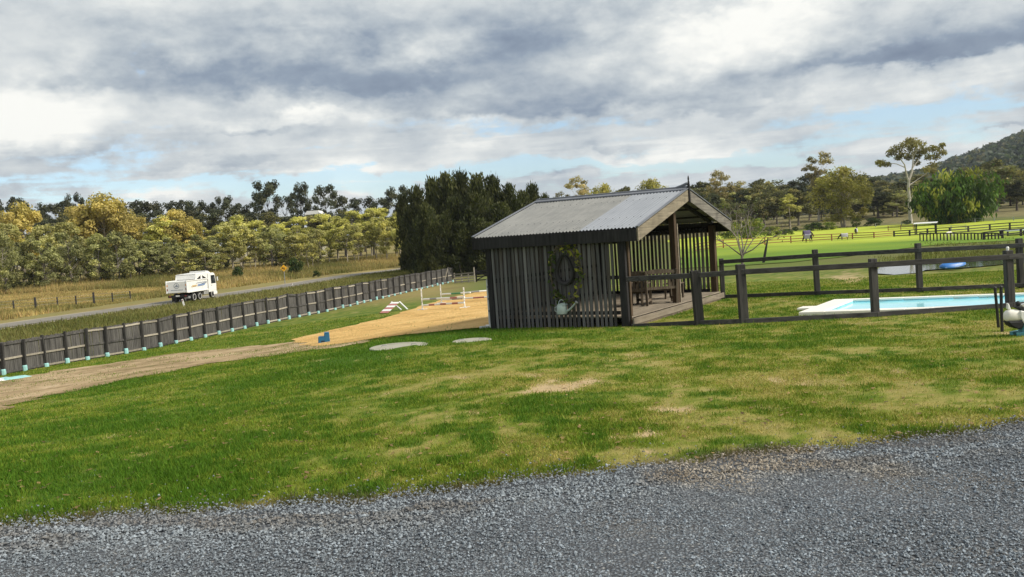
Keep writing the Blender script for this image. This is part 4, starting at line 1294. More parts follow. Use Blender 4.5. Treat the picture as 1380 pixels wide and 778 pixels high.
# ------------------------------------------------------------------ tipper truck
def build_truck():
    c = on_ground = G(254, 409)
    rz = -R(8)
    cr = Vector((math.cos(rz), math.sin(rz))); fw = Vector((-math.sin(rz), math.cos(rz)))
    # c is the rear right corner: step to the truck's middle
    Wd, Ln = 2.42, 7.0
    o = Vector((c.x - cr.x * Wd / 2 + fw.x * Ln / 2, c.y - cr.y * Wd / 2 + fw.y * Ln / 2, 0)); o.z = H1(o.x, o.y) + .10
    t = thing('tipper_truck', 'white tipper truck driving away along the road behind the paling fence', 'truck', o, rz)
    w = Wd / 2
    t.scale = (.96, .96, .94)
    # tipper body
    m = MB()
    m.prism([(-w, 1.10), (w, 1.10), (w + .02, 2.44), (-w - .02, 2.44)], -3.5, 1.25, 'XZ')
    body = m.build('tipper_body', M['truckwhite'], t, bevel=.03)
    for x in (-w - .03, w + .03):
        MB().box((x, -1.1, 2.42), (.10, 4.8, .10)).build('top_rail', M['truckwhite'], body)
        MB().box((x, -1.1, 1.14), (.08, 4.75, .12)).build('lower_rail', M['truckwhite'], body)
        for y in (-2.4, -1.2, 0, 1.1): MB().box((x, y, 1.78), (.05, .08, 1.16)).build('rib', M['truckwhite'], body)
    MB().box((0, -1.1, 2.36), (2.2, 4.5, .03)).build('load_cover', M['black'], body)
    tg = MB().box((0, -3.56, 1.78), (2.36, .08, 1.26)).build('tailgate', M['truckwhite'], t, bevel=.015)
    for x in (-1.2, 1.2): MB().box((x, -3.56, 1.80), (.10, .16, 1.4)).build('corner_pillar', M['truckwhite'], tg, bevel=.01)
    # round mountain emblem and a line of lettering blocks on the tailgate
    ring = [(math.cos(a), math.sin(a)) for a in [2 * math.pi * k / 24 for k in range(24)]]
    m = MB(); vs = [(x * .32, -3.606, 1.92 + z * .32) for x, z in ring] + [(x * .26, -3.606, 1.92 + z * .26) for x, z in ring]
    m.add(vs, [(k, (k + 1) % 24, 24 + (k + 1) % 24, 24 + k) for k in range(24)])
    m.add([(-.22, -3.607, 1.80), (.22, -3.607, 1.80), (.05, -3.607, 2.10), (-.04, -3.607, 2.02)], [(0, 1, 2, 3)])
    m.build('emblem', M['greyprint'], tg)
    m = MB()
    for k in range(9): m.box((-.64 + k * .16, -3.604, 1.44), (.11, .006, .10))
    m.build('lettering', M['greyprint'], tg)
    # raised front of the tipper with its dark opening
    m = MB()
    for x in (-w + .03, w - .03):
        m.prism([(-1.5, 2.46), (-1.35, 3.05), (1.3, 3.14), (1.3, 2.46), (1.18, 2.46), (-.1, 2.95), (-1.32, 2.46)], x - .03, x + .03, 'YZ')
    hb = m.build('hungry_boards', M['truckwhite'], t)
    MB().box((0, 1.28, 2.82), (2.34, .06, .72)).build('headboard', M['truckwhite'], t)
    MB().box((0, -.02, 3.10), (2.30, 2.66, .07), rot=Euler((R(1.4), 0, 0))).build('tarp_cover', M['truckwhite'], t)
    MB().box((0, .2, 2.66), (2.16, 1.9, .36)).build('tarp_roll', M['black'], t)
    MB().box((0, -1.38, 2.75), (2.3, .05, .5)).build('rear_board', M['truckwhite'], t)
    MB().box((w - .01, -.1, 2.68), (.05, .34, .46)).build('tarp_post', M['truckwhite'], t)
    # side stripes
    def stripe(y0, y1, z0, z1, sk, mat):
        MB().prism([(y0, z0), (y1, z0 + sk), (y1 + .25, z1 + sk), (y0 + .25, z1)], w + .058, w + .064, 'YZ').build('stripe', M[mat], body)
    stripe(-2.7, -1.5, 1.66, 1.84, .03, 'goldprint'); stripe(-1.3, .4, 1.66, 1.90, .05, 'blueprint'); stripe(-.4, .8, 1.86, 1.96, .06, 'greyprint'); stripe(-1.6, .9, 2.02, 2.08, .04, 'greyprint')
    # cab
    m = MB()
    m.prism([(1.62, .75), (3.42, .75), (3.5, 1.7), (3.28, 2.86), (3.05, 3.02), (1.62, 3.06)], -w + .03, w - .03, 'YZ')
    cab = m.build('cab', M['truckwhite'], t, bevel=.06)
    MB().prism([(1.45, 3.0), (2.7, 2.98), (2.1, 3.28), (1.45, 3.34)], -w + .2, w - .2, 'YZ').build('wind_deflector', M['truckwhite'], cab, bevel=.03)
    for x in (-w + .02, w - .02):
        d = MB().prism([(2.05, .95), (3.3, .95), (3.36, 1.75), (3.14, 2.8), (2.05, 2.8)], x - .012, x + .012, 'YZ').build('door', M['truckwhite'], cab)
        sx = 1 if x > 0 else -1
        MB().prism([(2.15, 1.75), (3.28, 1.75), (3.08, 2.74), (2.15, 2.74)], x + sx * .013, x + sx * .02, 'YZ').build('window', M['glass'], d)
        MB().box((x + sx * .02, 2.25, 1.55), (.03, .18, .05)).build('handle', M['black'], d)
        MB().box((x + sx * .22, 3.36, 2.25), (.10, .12, .48)).build('mirror', M['truckwhite'], cab)
        MB().bar((x, 3.3, 2.5), (x + sx * .22, 3.36, 2.45), .03, .03).build('mirror_arm', M['black'], cab)
    MB().prism([(3.515, 1.75), (3.30, 2.84), (3.27, 2.84), (3.49, 1.75)], -w + .15, w - .15, 'YZ').build('windscreen', M['glass'], cab)
    MB().box((0, 1.60, 2.4), (1.9, .02, .7)).build('rear_window', M['glass'], cab)
    MB().box((0, 3.45, .62), (2.38, .16, .32)).build('front_bumper', M['truckwhite'], t, bevel=.02)
    MB().box((w - .1, 3.0, .62), (.18, .8, .34)).build('step', M['truckwhite'], t)
    MB().box((0, 1.45, 1.5), (1.9, .22, 1.6)).build('gap_shade_block', M['black'], t)  # black block standing in for the shade between cab and tipper body
    # chassis
    for x in (-.42, .42): MB().box((x, -.1, .86), (.14, 6.6, .24)).build('chassis_rail', M['black'], t)
    MB().box((0, -3.42, .72), (2.3, .14, .26)).build('rear_bumper', M['black'], t)
    MB().box((0, -3.50, .78), (.46, .012, .14)).build('number_plate', M['white'], t)
    for sx in (-1, 1):
        l = MB().box((sx * .92, -3.505, .76), (.22, .03, .11)).build('tail_light', M['red'], t)
        MB().box((sx * 1.1, -3.61, 1.52), (.10, .02, .26)).build('marker_light', M['red'], tg)
        MB().box((sx * 1.1, -3.61, 1.98), (.10, .02, .2)).build('marker_light', M['amber'], tg)
        MB().box((sx * .85, -2.7, .46), (.62, .03, .72)).build('mudflap', M['black'], t)
        MB().box((sx * (w - .28), .95, .80), (.5, 1.0, .55)).build('fuel_tank', M['steel'] if sx > 0 else M['black'], t, bevel=.08)
        for y in (-1.95, -.65): MB().box((sx * (w - .34), y, 1.05), (.62, 1.15, .04)).build('mudguard', M['black'], t)
        for y in (-1.95, -.65, 2.45):
            wh = MB().lathe([(.34, -.15), (.46, -.14), (.50, -.10), (.50, .10), (.46, .14), (.34, .15)], 24, axis='X').build('wheel', M['black'], t, smooth=True)
            wh.location = (sx * (w - .20), y, .50)
            MB().lathe([(.02, .09), (.12, .10), (.17, .11), (.29, .13), (.33, .165), (.355, .155), (.36, .05)], 20, axis='X', cap=False).build('rim', M['white'], wh, smooth=True)
            wh.children[0].scale = (sx, 1, 1)
            MB().lathe([(.10, .02), (.10, .10), (.05, .13)], 12, axis='X').build('hub', M['steel'], wh).scale = (sx, 1, 1)
    MB().box((.86, -3.0, .55), (.5, .5, .25)).build('tool_box', M['grey'], t)
    return t


build_truck()


# ------------------------------------------------------------------ road furniture
def build_road_furniture():
    p = G(384.5, 387)
    k = p.y / F
    t = thing('warning_sign', 'yellow diamond road warning sign with black arrow on a grey post', 'road sign', p)
    ztop = (387 - 361.5) * k
    MB().tube([(0, .03, -.1), (0, .03, ztop + .5 * k)], .045, 8).build('post', M['grey'], t)
    s = 6.0 * k
    b = MB().box((0, 0, 0), (s * 1.12, .02, s * 1.12), rot=Euler((0, R(45), 0))).build('sign_plate', M['yellow'], t, bevel=.004); b.location = (0, -.03, ztop)
    m = MB()
    w = .08
    for (x0, z0), (x1, z1) in zip([(s * .62, 0), (s * .43, s * .43), (0, s * .62), (-s * .43, s * .43), (-s * .62, 0), (-s * .43, -s * .43), (0, -s * .62), (s * .43, -s * .43)], [(s * .43, s * .43), (0, s * .62), (-s * .43, s * .43), (-s * .62, 0), (-s * .43, -s * .43), (0, -s * .62), (s * .43, -s * .43), (s * .62, 0)]): pass
    m.bar((.12 * s, -.044, -.35 * s), (.12 * s, -.044, .08 * s), .16 * s, .006, up=(0, 1, 0)); m.bar((.18 * s, -.044, .06 * s), (-.22 * s, -.044, .06 * s), .14 * s, .006, up=(0, 1, 0))
    m.prism([(-.2 * s, -.14 * s), (-.2 * s, .26 * s), (-.45 * s, .06 * s)], -.047, -.041, 'XZ')
    m.build('arrow', M['black'], b)
    # roadside guide posts
    for px, py, h, lb in ((249, 414, 11, 'white roadside guide post leaning in front of the truck'), (394, 385.5, 3.0, 'short white marker post on the verge near the yellow sign')):
        q = G(px, py); kk = q.y / F
        g = thing('guide_post', lb, 'guide post', q)
        MB().bar((0, 0, -.05), (-.25 * h * kk, 0, h * kk), .16, .06, up=(0, 1, 0)).build('post', M['white'], g)
        MB().box((-.21 * h * kk, -.05, h * kk * .82), (.08, .02, .14)).build('reflector', M['red'], g)
    # wire fence in the dry grass across the road
    pts = [G(px, py) for px, py in [(-40, 424), (-12, 421.5), (19, 419), (48.5, 417), (78, 414), (103, 412), (127, 409.5), (152, 407.5), (176, 405)]]
    o = pts[3]
    t = thing('wire_fence', 'low post and wire fence standing in the dry grass across the road', 'fence', o)
    for i, p in enumerate(pts):
        q = p - o
        MB().bar(q + Vector((0, 0, -.1)), q + Vector((0, 0, 1.15 if i % 3 else 1.35)), .12 if i % 3 else .18, .12 if i % 3 else .18, up=(0, 1, 0)).build('post', M['postwood'], t)
    for h in (.45, .8, 1.1):
        MB().tube([p - o + Vector((0, -.06, h)) for p in pts], .008, 4).build('wire', M['grey'], t)


build_road_furniture()


# ------------------------------------------------------------------ horse jumps and things on the sand
def jump_stand(name, label, p, h, group=None):
    t = thing(name, label, 'jump stand', p, group=group)
    MB().box((0, 0, h / 2), (.07, .07, h)).build('upright', M['white'], t, bevel=.006)
    for a in (R(20), R(110)): MB().box((0, 0, .03 + .0 * a), (.62, .07, .06 if a < 1 else .055), rot=Euler((0, 0, a))).build('foot', M['white'], t)
    for f in (.35, .6, .85): MB().box((0, -.05, h * f), (.04, .05, .05)).build('cup', M['grey'], t)
    return t


def pole(label, a, b, seq, group='striped jump poles on the sand arena'):
    o = Vector(a); d = Vector(b) - o; n = len(seq)
    t = thing('jump_pole', label, 'jump pole', o, group=group)
    for k, mt in enumerate(seq): MB().tube([d * (k / n), d * ((k + 1) / n)], .055, 8).build('pole_band', M[mt], t, smooth=True)


def build_jumps():
    A, B = G(569.5, 418), G(626.5, 415.2)
    kA, kB = A.y / F, B.y / F
    g = 'white jump stands on the sand arena'
    jump_stand('jump_stand', 'left white jump stand of the front jump, with a drooping top', A, 29 * kA, g)
    jump_stand('jump_stand', 'right white jump stand of the front jump on the sand', B, 28 * kB, g)
    C, D = G(595, 409), G(672, 404)
    jump_stand('jump_stand', 'left white jump stand of the rear jump on the sand', C, 26 * C.y / F, g)
    N = G(660.8, 441.5)
    jump_stand('jump_stand', 'tall white jump stand standing close against the left corner of the pavilion', N, 65 * N.y / F, g)
    f = Vector((0, -.07, 0))
    pole('white and grey jump pole, upper one of the front jump', AT(571, 403.5, A.y) + f, AT(626, 400.5, B.y) + f, ['white', 'grey', 'white', 'white', 'redpaint', 'white'])
    pole('red and white jump pole, lower one of the front jump', AT(571, 411.5, A.y) + f, AT(626, 408, B.y) + f, ['white', 'redpaint', 'white', 'redpaint', 'white', 'redpaint', 'white'])
    pole('white jump pole with a green middle, upper one of the rear jump', AT(596, 396.8, C.y) + f, AT(634, 394.2, C.y + (D.y - C.y) * .5) + f, ['white', 'greenpaint', 'white'])
    pole('white and red jump pole, lower one of the rear jump', AT(596, 404, C.y) + f, AT(668, 399.6, D.y) + f, ['white', 'grey', 'white', 'redpaint', 'white'])
    pole('grey and white pole right of the green banded one', AT(635, 393.6, D.y) + f, AT(668, 391, D.y) + f, ['grey', 'white', 'white'])
    # A-frame filler with red and white boards
    P, Q, Rr = G(517, 423), G(545, 417.5), AT(533, 407, G(530, 418).y)
    t = thing('jump_filler', 'leaning red and white boarded jump filler with white legs on the grass edge', 'jump filler', P)
    a = Vector((0, 0, .05)); top = Rr - P
    side = Vector((.55, -.25, 0))
    for k in range(6):
        s0, s1 = k / 6 + .01, (k + 1) / 6 - .01
        p0, p1 = a.lerp(top, s0), a.lerp(top, s1)
        m = MB(); nn = (top - a).cross(side).normalized() * .025
        m.add([p0 - side / 2, p0 + side / 2, p1 + side / 2, p1 - side / 2, p0 - side / 2 + nn, p0 + side / 2 + nn, p1 + side / 2 + nn, p1 - side / 2 + nn], [(0, 1, 2, 3), (7, 6, 5, 4), (0, 4, 5, 1), (1, 5, 6, 2), (2, 6, 7, 3), (3, 7, 4, 0)])
        m.build('board', M['redpaint' if k % 2 == 0 else 'white'], t)
    for s in (-.5, .5): MB().bar(top + side * s, Q - P + side * s * .8, .07, .07).build('leg', M['white'], t)
    # mounting block
    p = G(437, 462.5); k = p.y / F
    t = thing('mounting_block', 'blue two step mounting block where the sand meets the dirt track', 'mounting block', p, R(12))
    s = 16 * k
    MB().prism([(-s / 2, 0), (s / 2, 0), (s * .47, s * .86), (s * .05, s * .84), (s * .03, s * .55), (-s * .47, s * .53)], -s * .4, s * .4, 'XZ').build('steps', M['blue'], t, bevel=.02)
    MB().box((s * .26, 0, s * .87), (s * .40, s * .8, .02)).build('tread', M['blue'], t); MB().box((-s * .22, 0, s * .555), (s * .44, s * .8, .02)).build('tread', M['blue'], t)
    MB().box((-s * .1, -s * .405, s * .2), (s * .3, .01, s * .1)).build('hand_hole', M['black'], t)
    # concrete lids in the lawn
    for px, py, rx, lb in ((538, 467, 40, 'larger round pale concrete lid lying in the lawn, nearer the mounting block'), (636, 459.3, 27, 'smaller round pale concrete lid in the lawn near the pavilion corner')):
        p = G(px, py); r = rx * p.y / F
        t = thing('concrete_lid', lb, 'concrete lid', up(p, -.03))
        MB().lathe([(r, -.02), (r, .035), (r - .03, .045), (.01, .05)], 40).build('slab', M['concrete'], t)
        for sx in (-1, 1): MB().tube([(sx * r * .5 - .07, 0, .045), (sx * r * .5 - .05, 0, .08), (sx * r * .5 + .05, 0, .08), (sx * r * .5 + .07, 0, .045)], .008, 6).build('lifting_loop', M['grey'], t)
    # crumpled tarp at the left edge
    p = G(10, 512.5)
    t = thing('crumpled_tarp', 'crumpled teal and white tarp lying on the grass by the paling fence', 'tarp', p, R(8))
    for nm, mt, x0, x1, y0, y1 in (('teal_sheet', 'cyan', -.5, .75, -.35, .45), ('white_sheet', 'white', -1.0, .1, -.5, .1)):
        n = 22; g = []
        for j in range(n + 1):
            for i in range(n + 1):
                u, v = i / n, j / n; x, y = x0 + (x1 - x0) * u, y0 + (y1 - y0) * v
                ed = min(u, 1 - u, v, 1 - v) * 4
                g.append((x + .05 * math.sin(v * 9), y + .05 * math.sin(u * 11), .02 + min(1, ed) * (.16 * float(fbm(np.array(x * 2.2), np.array(y * 2.2), 151, 4)) + .02) + (.012 if mt == 'white' else 0)))
        MB().add(g, [(j * (n + 1) + i, j * (n + 1) + i + 1, (j + 1) * (n + 1) + i + 1, (j + 1) * (n + 1) + i) for j in range(n) for i in range(n)]).build(nm, M[mt], t, smooth=True)


build_jumps()


# ------------------------------------------------------------------ right edge: two steel posts and the white-hooded machine
def build_right_edge():
    for (bx, by), (tx, ty), lb in (((1346, 441.5), (1341, 390), 'left one of two thin black steel posts in the lawn before the pool'), ((1350.5, 447.5), (1349, 389), 'right, nearer one of two thin black steel posts in the lawn before the pool')):
        p = G(bx, by); q = AT(tx, ty, p.y)
        t = thing('steel_post', lb, 'post', p, group='thin black posts on the lawn')
        MB().tube([(0, 0, -.1), (q - p) * .5, q - p], .026, 10).build('pipe', M['blacksteel'], t, smooth=True)
        c = MB().lathe([(.029, 0), (.029, .03), (.02, .045)], 10).build('cap', M['blacksteel'], t); c.location = q - p
    p = G(1376, 452.5); k = p.y / F
    t = thing('outboard_motor', 'white hooded outboard motor with black underside on a teal stand at the right edge', 'outboard motor', p, R(-6)); t.scale = (.92, .92, .92)
    def X(px): return (px - 1376) * k
    def Z(py): return (452.5 - py) * k
    # cowl
    m = MB(); prof = [(.0, .72, .55), (.04, .9, .8), (.10, 1, 1), (.22, 1.0, 1.0), (.31, .93, .9), (.37, .75, .7), (.40, .4, .4)]
    vs = []; n = 16
    for z, sx, sy in prof:
        for i in range(n):
            a = 2 * math.pi * i / n; ca, sa = math.cos(a), math.sin(a)
            e = .55
            vs.append((X(1365.5) + math.copysign(abs(ca) ** e, ca) * 12 * k * sx, math.copysign(abs(sa) ** e, sa) * 9 * k * sy, Z(430.5) + z * 43 * k))
    fs = [(i * n + j, i * n + (j + 1) % n, (i + 1) * n + (j + 1) % n, (i + 1) * n + j) for i in range(len(prof) - 1) for j in range(n)] + [tuple(range(n - 1, -1, -1)), tuple((len(prof) - 1) * n + j for j in range(n))]
    cowl = m.add(vs, fs).build('cowl', M['coping'], t, smooth=True)
    MB().prism([(X(1357), Z(412)), (X(1362.5), Z(414)), (X(1360), Z(405)), (X(1357.5), Z(402.5))], -.03, .03, 'XZ').build('carry_fin', M['white'], cowl, bevel=.01)
    MB().prism([(X(1372), Z(414)), (X(1379), Z(416)), (X(1378.5), Z(434)), (X(1376.5), Z(434)), (X(1372), Z(424))], -.12, .12, 'XZ').build('side_panel', M['white'], cowl, bevel=.012)
    MB().prism([(X(1354.5), Z(429.5)), (X(1377), Z(429.5)), (X(1376), Z(438)), (X(1371), Z(442)), (X(1364), Z(440)), (X(1358), Z(436))], -.12, .12, 'XZ').build('engine_pan', M['black'], t, bevel=.02)
    kb = MB().ball((X(1373), 0, Z(404.5)), .042, 10, 8).build('tiller_knob', M['black'], t, smooth=True)
    MB().tube([(X(1373), 0, Z(407)), (X(1374), 0, Z(413))], .028, 8).build('tiller_stem', M['black'], kb)
    MB().prism([(X(1369), Z(411)), (X(1371), Z(408.5)), (X(1378), Z(408)), (X(1380), Z(413)), (X(1379), Z(417)), (X(1375), Z(414))], -.08, .08, 'XZ').build('air_box', M['black'], t, bevel=.015)
    MB().tube([(X(1377), 0, Z(407)), (X(1386), 0, Z(405))], .018, 8).build('handle', M['steel'], t)
    # stand
    MB().prism([(X(1378), Z(424)), (X(1386), Z(422)), (X(1388), Z(449)), (X(1374), Z(449)), (X(1376), Z(440))], -.09, .09, 'XZ').build('stand_column', M['teal'], t, bevel=.02)
    for sy in (-1, 1):
        MB().bar((X(1366), sy * .10, .035), (X(1392), sy * .22, .05), .07, .06).build('stand_foot', M['teal'], t)
        MB().bar((X(1381), sy * .05, .35), (X(1392), sy * .24, .06), .05, .04).build('stand_brace', M['teal'], t)
    MB().tube([(X(1383), 0, Z(430)), (X(1384), 0, Z(447)), (X(1385), 0, .07)], [.08, .06, .05], 10).build('drive_leg', M['teal'], t)


build_right_edge()


# ------------------------------------------------------------------ kayak by the pond
def build_kayak():
    c = G(1284, 364.5)
    px_len = 39.5 * c.y / F
    t = thing('kayak', 'blue upturned kayak lying on the bank of the pond', 'kayak', c, R(14))
    L = px_len / math.cos(R(14)); n = 20; k = 14; vs = []
    for i in range(n + 1):
        s = i / n; x = (s - .5) * L; e = (1 - abs(2 * s - 1) ** 2.6) ** .6
        for j in range(k):
            a_ = 2 * math.pi * j / k
            r = max(.012, .42 * e)
            z = math.sin(a_) * r * (.85 if math.sin(a_) > 0 else .35)
            vs.append((x, math.cos(a_) * r, .17 + z * 1.0 + .10 * (2 * s - 1) ** 2 + .12 * s))
    fs = [(i * k + j, i * k + (j + 1) % k, (i + 1) * k + (j + 1) % k, (i + 1) * k + j) for i in range(n) for j in range(k)] + [tuple(range(k)), tuple(n * k + j for j in range(k))]
    MB().add(vs, fs).build('hull', M['kayak'], t, smooth=True)
    MB().tube([(-L * .46, 0, .38), (-L * .2, 0, .54), (L * .1, 0, .60), (L * .45, 0, .50)], [.02, .035, .035, .02], 6).build('keel', M['kayak'], t, smooth=True)
    MB().tube([(-L * .40, -.26, .22), (0, -.43, .23), (L * .40, -.27, .34)], .03, 6).build('gunwale', M['blueprint'], t)


build_kayak()


# ------------------------------------------------------------------ horses
def skin_mesh(name, verts, edges, mat, root=0, sub=2):
    me = bpy.data.meshes.new(name)
    me.from_pydata([v[:3] for v in verts], edges, [])
    o = bpy.data.objects.new(name, me); COL.objects.link(o)
    md = o.modifiers.new('skin', 'SKIN'); md.use_smooth_shade = True
    for i, v in enumerate(verts):
        s = me.skin_vertices[0].data[i]; s.radius = (v[3], v[4] if len(v) > 4 else v[3]); s.use_root = (i == root)
    o.modifiers.new('sub', 'SUBSURF').levels = sub
    o.modifiers['sub'].render_levels = sub
    dg = bpy.context.evaluated_depsgraph_get()
    out = bpy.data.meshes.new_from_object(o.evaluated_get(dg)); out.name = name
    bpy.data.objects.remove(o); bpy.data.meshes.remove(me)
    out.materials.clear(); out.materials.append(mat)
    return out


def horse_mesh(mat, grazing=True):
    v = [(-.55, 0, 1.22, .25), (-.15, 0, 1.18, .27), (.30, 0, 1.18, .27), (.55, 0, 1.25, .19)]
    if grazing: v += [(.88, 0, 1.0, .13, .16), (1.12, 0, .66, .09, .13), (1.22, 0, .50, .09, .12), (1.30, 0, .22, .055, .07)]
    else: v += [(.85, 0, 1.5, .12, .17), (1.05, 0, 1.78, .085, .13), (1.18, 0, 1.72, .09, .12), (1.42, 0, 1.48, .055, .07)]
    e = [(0, 1), (1, 2), (2, 3), (3, 4), (4, 5), (5, 6), (6, 7)]
    for s in (-1, 1):
        k = len(v); st = .05 * s
        v += [(-.58, .15 * s, .98, .15), (-.50 + st, .17 * s, .80, .10), (-.74 + st, .16 * s, .50, .058), (-.69 + st, .16 * s, .14, .042), (-.64 + st, .16 * s, .03, .052)]
        e += [(0, k), (k, k + 1), (k + 1, k + 2), (k + 2, k + 3), (k + 3, k + 4)]
        k = len(v)
        v += [(.40, .14 * s, .90, .11), (.42 - st, .14 * s, .50, .055), (.41 - st, .14 * s, .14, .038), (.45 - st, .14 * s, .03, .05)]
        e += [(2, k), (k, k + 1), (k + 1, k + 2), (k + 2, k + 3)]
        k = len(v); v += [(v[6][0] - .10, .06 * s, v[6][2] + (.10 if not grazing else .14), .028)]; e += [(5, k)]
    k = len(v); v += [(-.80, 0, 1.22, .05), (-.92, 0, .85, .055), (-.93, 0, .45, .03)]; e += [(0, k), (k, k + 1), (k + 1, k + 2)]
    return skin_mesh('body', v, e, mat)


def rug_mesh(mat):
    vs = []; n = 12; xs = [-.80, -.7, -.4, 0, .35, .55]
    for i, x in enumerate(xs):
        w = (.26, .31, .33, .34, .33, .27)[i]; zt = (1.46, 1.52, 1.50, 1.48, 1.50, 1.52)[i]
        for j in range(n + 1):
            a = math.pi * j / n
            zz = zt - .32 + .32 * math.sin(a) if 0 < j < n else .72
            vs.append((x, math.cos(a) * w * (1.05 if j in (0, n) else 1), zz))
    k = n + 1
    return MB().add(vs, [(i * k + j, (i + 1) * k + j, (i + 1) * k + j + 1, i * k + j + 1) for i in range(len(xs) - 1) for j in range(n)]).mesh('rug', mat, smooth=True)


def build_horses():
    hd_g, hd_s, hw_g = horse_mesh(M['horsedark'], True), horse_mesh(M['horsedark'], False), horse_mesh(M['horsewhite'], True)
    hg_s = horse_mesh(M['horsewhite'], False)
    rp, rg = rug_mesh(M['rugpurple']), rug_mesh(M['ruggrey'])
    for px, py, hpx, rz, body, rug, lb in ((1089, 327.5, 12.0, R(115), hd_g, rg, 'dark horse in a pale grey rug grazing in front of the purple rugged horse'), (1088, 321.5, 11, R(8), hd_g, rp, 'dark horse in a purple rug standing side on behind the grey rugged horse'),
                                           (1137.5, 324, 9.5, R(170), hd_g, rg, 'horse in a grey rug with head down grazing by the paddock rails'), (1154, 316.5, 8.5, R(60), hd_s, rg, 'small dark horse with a pale rug further back at the rails'),
                                           (1279, 320.5, 9, R(20), hw_g, None, 'white horse among the dark posts of the far yards')):
        p = G(px, py); s = hpx * p.y / F / 1.52
        t = thing('horse', lb, 'horse', p, rz, 'horses grazing in the far paddock'); t.scale = (s, s, s)
        inst('body', body, t)
        if rug: inst('rug', rug, t)


build_horses()


# ------------------------------------------------------------------ paddock fences and yards
def px_fence(name, label, feet, hpx, rails, th, post_th, mat='postwood', rmat=None, cat='fence', group=None, lean=None):
    P = [G(x, y) for x, y in feet]; o = P[0]
    t = thing(name, label, cat, o, group=group)
    hs = [h * p.y / F for h, p in zip(hpx if hasattr(hpx, '__len__') else [hpx] * len(P), P)]
    for i, (p, h) in enumerate(zip(P, hs)):
        l = lean[i] if lean else 0
        MB().bar(p - o + Vector((0, 0, -.1)), p - o + Vector((l, 0, h)), post_th, post_th, up=(0, 1, 0)).build('post', M[mat], t)
    for f in rails:
        for i in range(len(P) - 1):
            MB().bar(P[i] - o + Vector((0, -post_th * .6, hs[i] * f)), P[i + 1] - o + Vector((0, -post_th * .6, hs[i + 1] * f)), th * .6, th).build('rail', M[rmat or mat], t)
    return t


px_fence('paddock_fence', 'rusty red pipe rail fence along the near side of the bright paddock', [(936, 341), (975, 335), (1031, 331), (1066, 328.5), (1121, 325), (1149, 323), (1178, 321.5), (1205, 319)], [12, 12, 11, 10.5, 9.5, 9, 8.5, 8], (.95, .6, .28), .10, .14, 'rust', 'rust')
px_fence('paddock_fence', 'dark three rail fence on the right, running up the paddock to the frame edge', [(1205, 319.5), (1226, 318.5), (1250, 317), (1280, 315.5), (1305, 313.5), (1334, 311), (1361, 309.5), (1390, 307.5), (1420, 305)], [8, 8.5, 9, 9, 9, 9, 9.5, 9, 9], (.95, .55, .2), .13, .2, 'postwood')
px_fence('paddock_fence', 'thin wire fence along the far edge of the bright paddock before the trees', [(1180, 306.5), (1215, 305), (1289, 301.5), (1314, 300.3), (1340, 299), (1366, 297.8), (1400, 296)], 5.5, (.95, .5), .05, .14, 'grey')
feet = [(1240 + i * 4.6, 325.5 - i * .12 + (i % 3) * .3) for i in range(24)]
px_fence('yard_fence', 'close set dark short posts of a horse yard with one top rail', feet, [11.5 - .12 * i for i in range(24)], (.97,), .12, .11, 'darkwood')
px_fence('yard_fence', 'dark rail yard fence right of the close set posts, nearer the pond reeds', [(1326, 324), (1351, 322), (1376, 319), (1400, 317)], [11, 12, 11, 11], (.95, .5), .14, .2, 'darkwood')
px_fence('steel_fence', 'faded reddish steel yard panel left of the white roofed shelter', [(1197, 311.5), (1214, 310.5), (1231, 309.5)], 7, (.95, .65, .3), .07, .1, 'rust')
px_fence('steel_fence', 'grey steel panels beside the close set posts', [(1262, 312.5), (1282, 311.5), (1302, 310.5)], 7.5, (.95, .6, .25), .07, .1, 'grey')
# a charred leaning stake beyond the pool
p = G(1028.5, 355); q = AT(1035, 320, p.y)
t = thing('leaning_stake', 'dark leaning stake standing in the grass left of the paddock rails', 'stake', p)
MB().tube([(0, 0, -.1), (q - p) * .45, q - p], [.13, .12, .05], 7).build('stake', M['darkwood'], t)
MB().box((q - p) * .72, (.1, .1, .3)).build('wire_tie', M['grey'], t)


def small_shelter(label, a, b, hpx, roof_mat):
    A_, B_ = G(*a), G(*b); d = B_ - A_; k = A_.y / F; h = hpx * k
    t = thing('horse_shelter', label, 'shelter', A_, math.atan2(d.y, d.x)); L = d.to_2d().length
    for x in (.1, L - .1):
        for y in (0, 2.4): MB().box((x, y, h / 2 - .05), (.16, .16, h)).build('post', M['darkwood'], t)
    MB().box((L / 2, 1.2, h + .05), (L + .3, 2.2, .05), rot=Euler((R(3), 0, 0))).build('roof', M[roof_mat], t)
    MB().box((L / 2, -.42, h - .02), (L + .3, .04, .09)).build('gutter', M[roof_mat], t)
    for f in (.25, .5): MB().box((L / 2, -.05, h * f), (L - .2, .06, .1)).build('rail', M['darkwood'], t)


small_shelter('white roofed open horse shelter standing in front of the bamboo', (1232.5, 317), (1261.5, 315.5), 15, 'white')
small_shelter('low pale roofed trough shelter at the right frame edge beyond the reeds', (1357, 319), (1392, 317), 7.5, 'can')
# pale buildings glimpsed between the trees
def glimpse(name, label, px, py0, py1, wpx, depth, mats):
    b = AXY(px, depth); z0 = b.z
    zt = AT(px, py0, depth).z; zb = AT(px, py1, depth).z
    t = thing(name, label, 'house', (AT(px, py0, depth).x, depth, z0)); w = wpx * depth / F
    MB().box((0, 0, (zb - z0) / 2), (w, 5, zb - z0)).build('wall', M[mats[1]], t)
    MB().prism([(-w / 2 - .4, zb - z0 - .1), (w / 2 + .4, zb - z0 - .1), (w / 2 - w * .1, zt - z0), (-w / 2 + w * .1, zt - z0)], -3, 3, 'XZ').build('roof', M[mats[0]], t)
    for s in (-.25, .25): MB().box((s * w, -2.52, max(.5, (zb - z0) - 1.4)), (w * .2, .06, 1.0)).build('window', M['glass'], t)


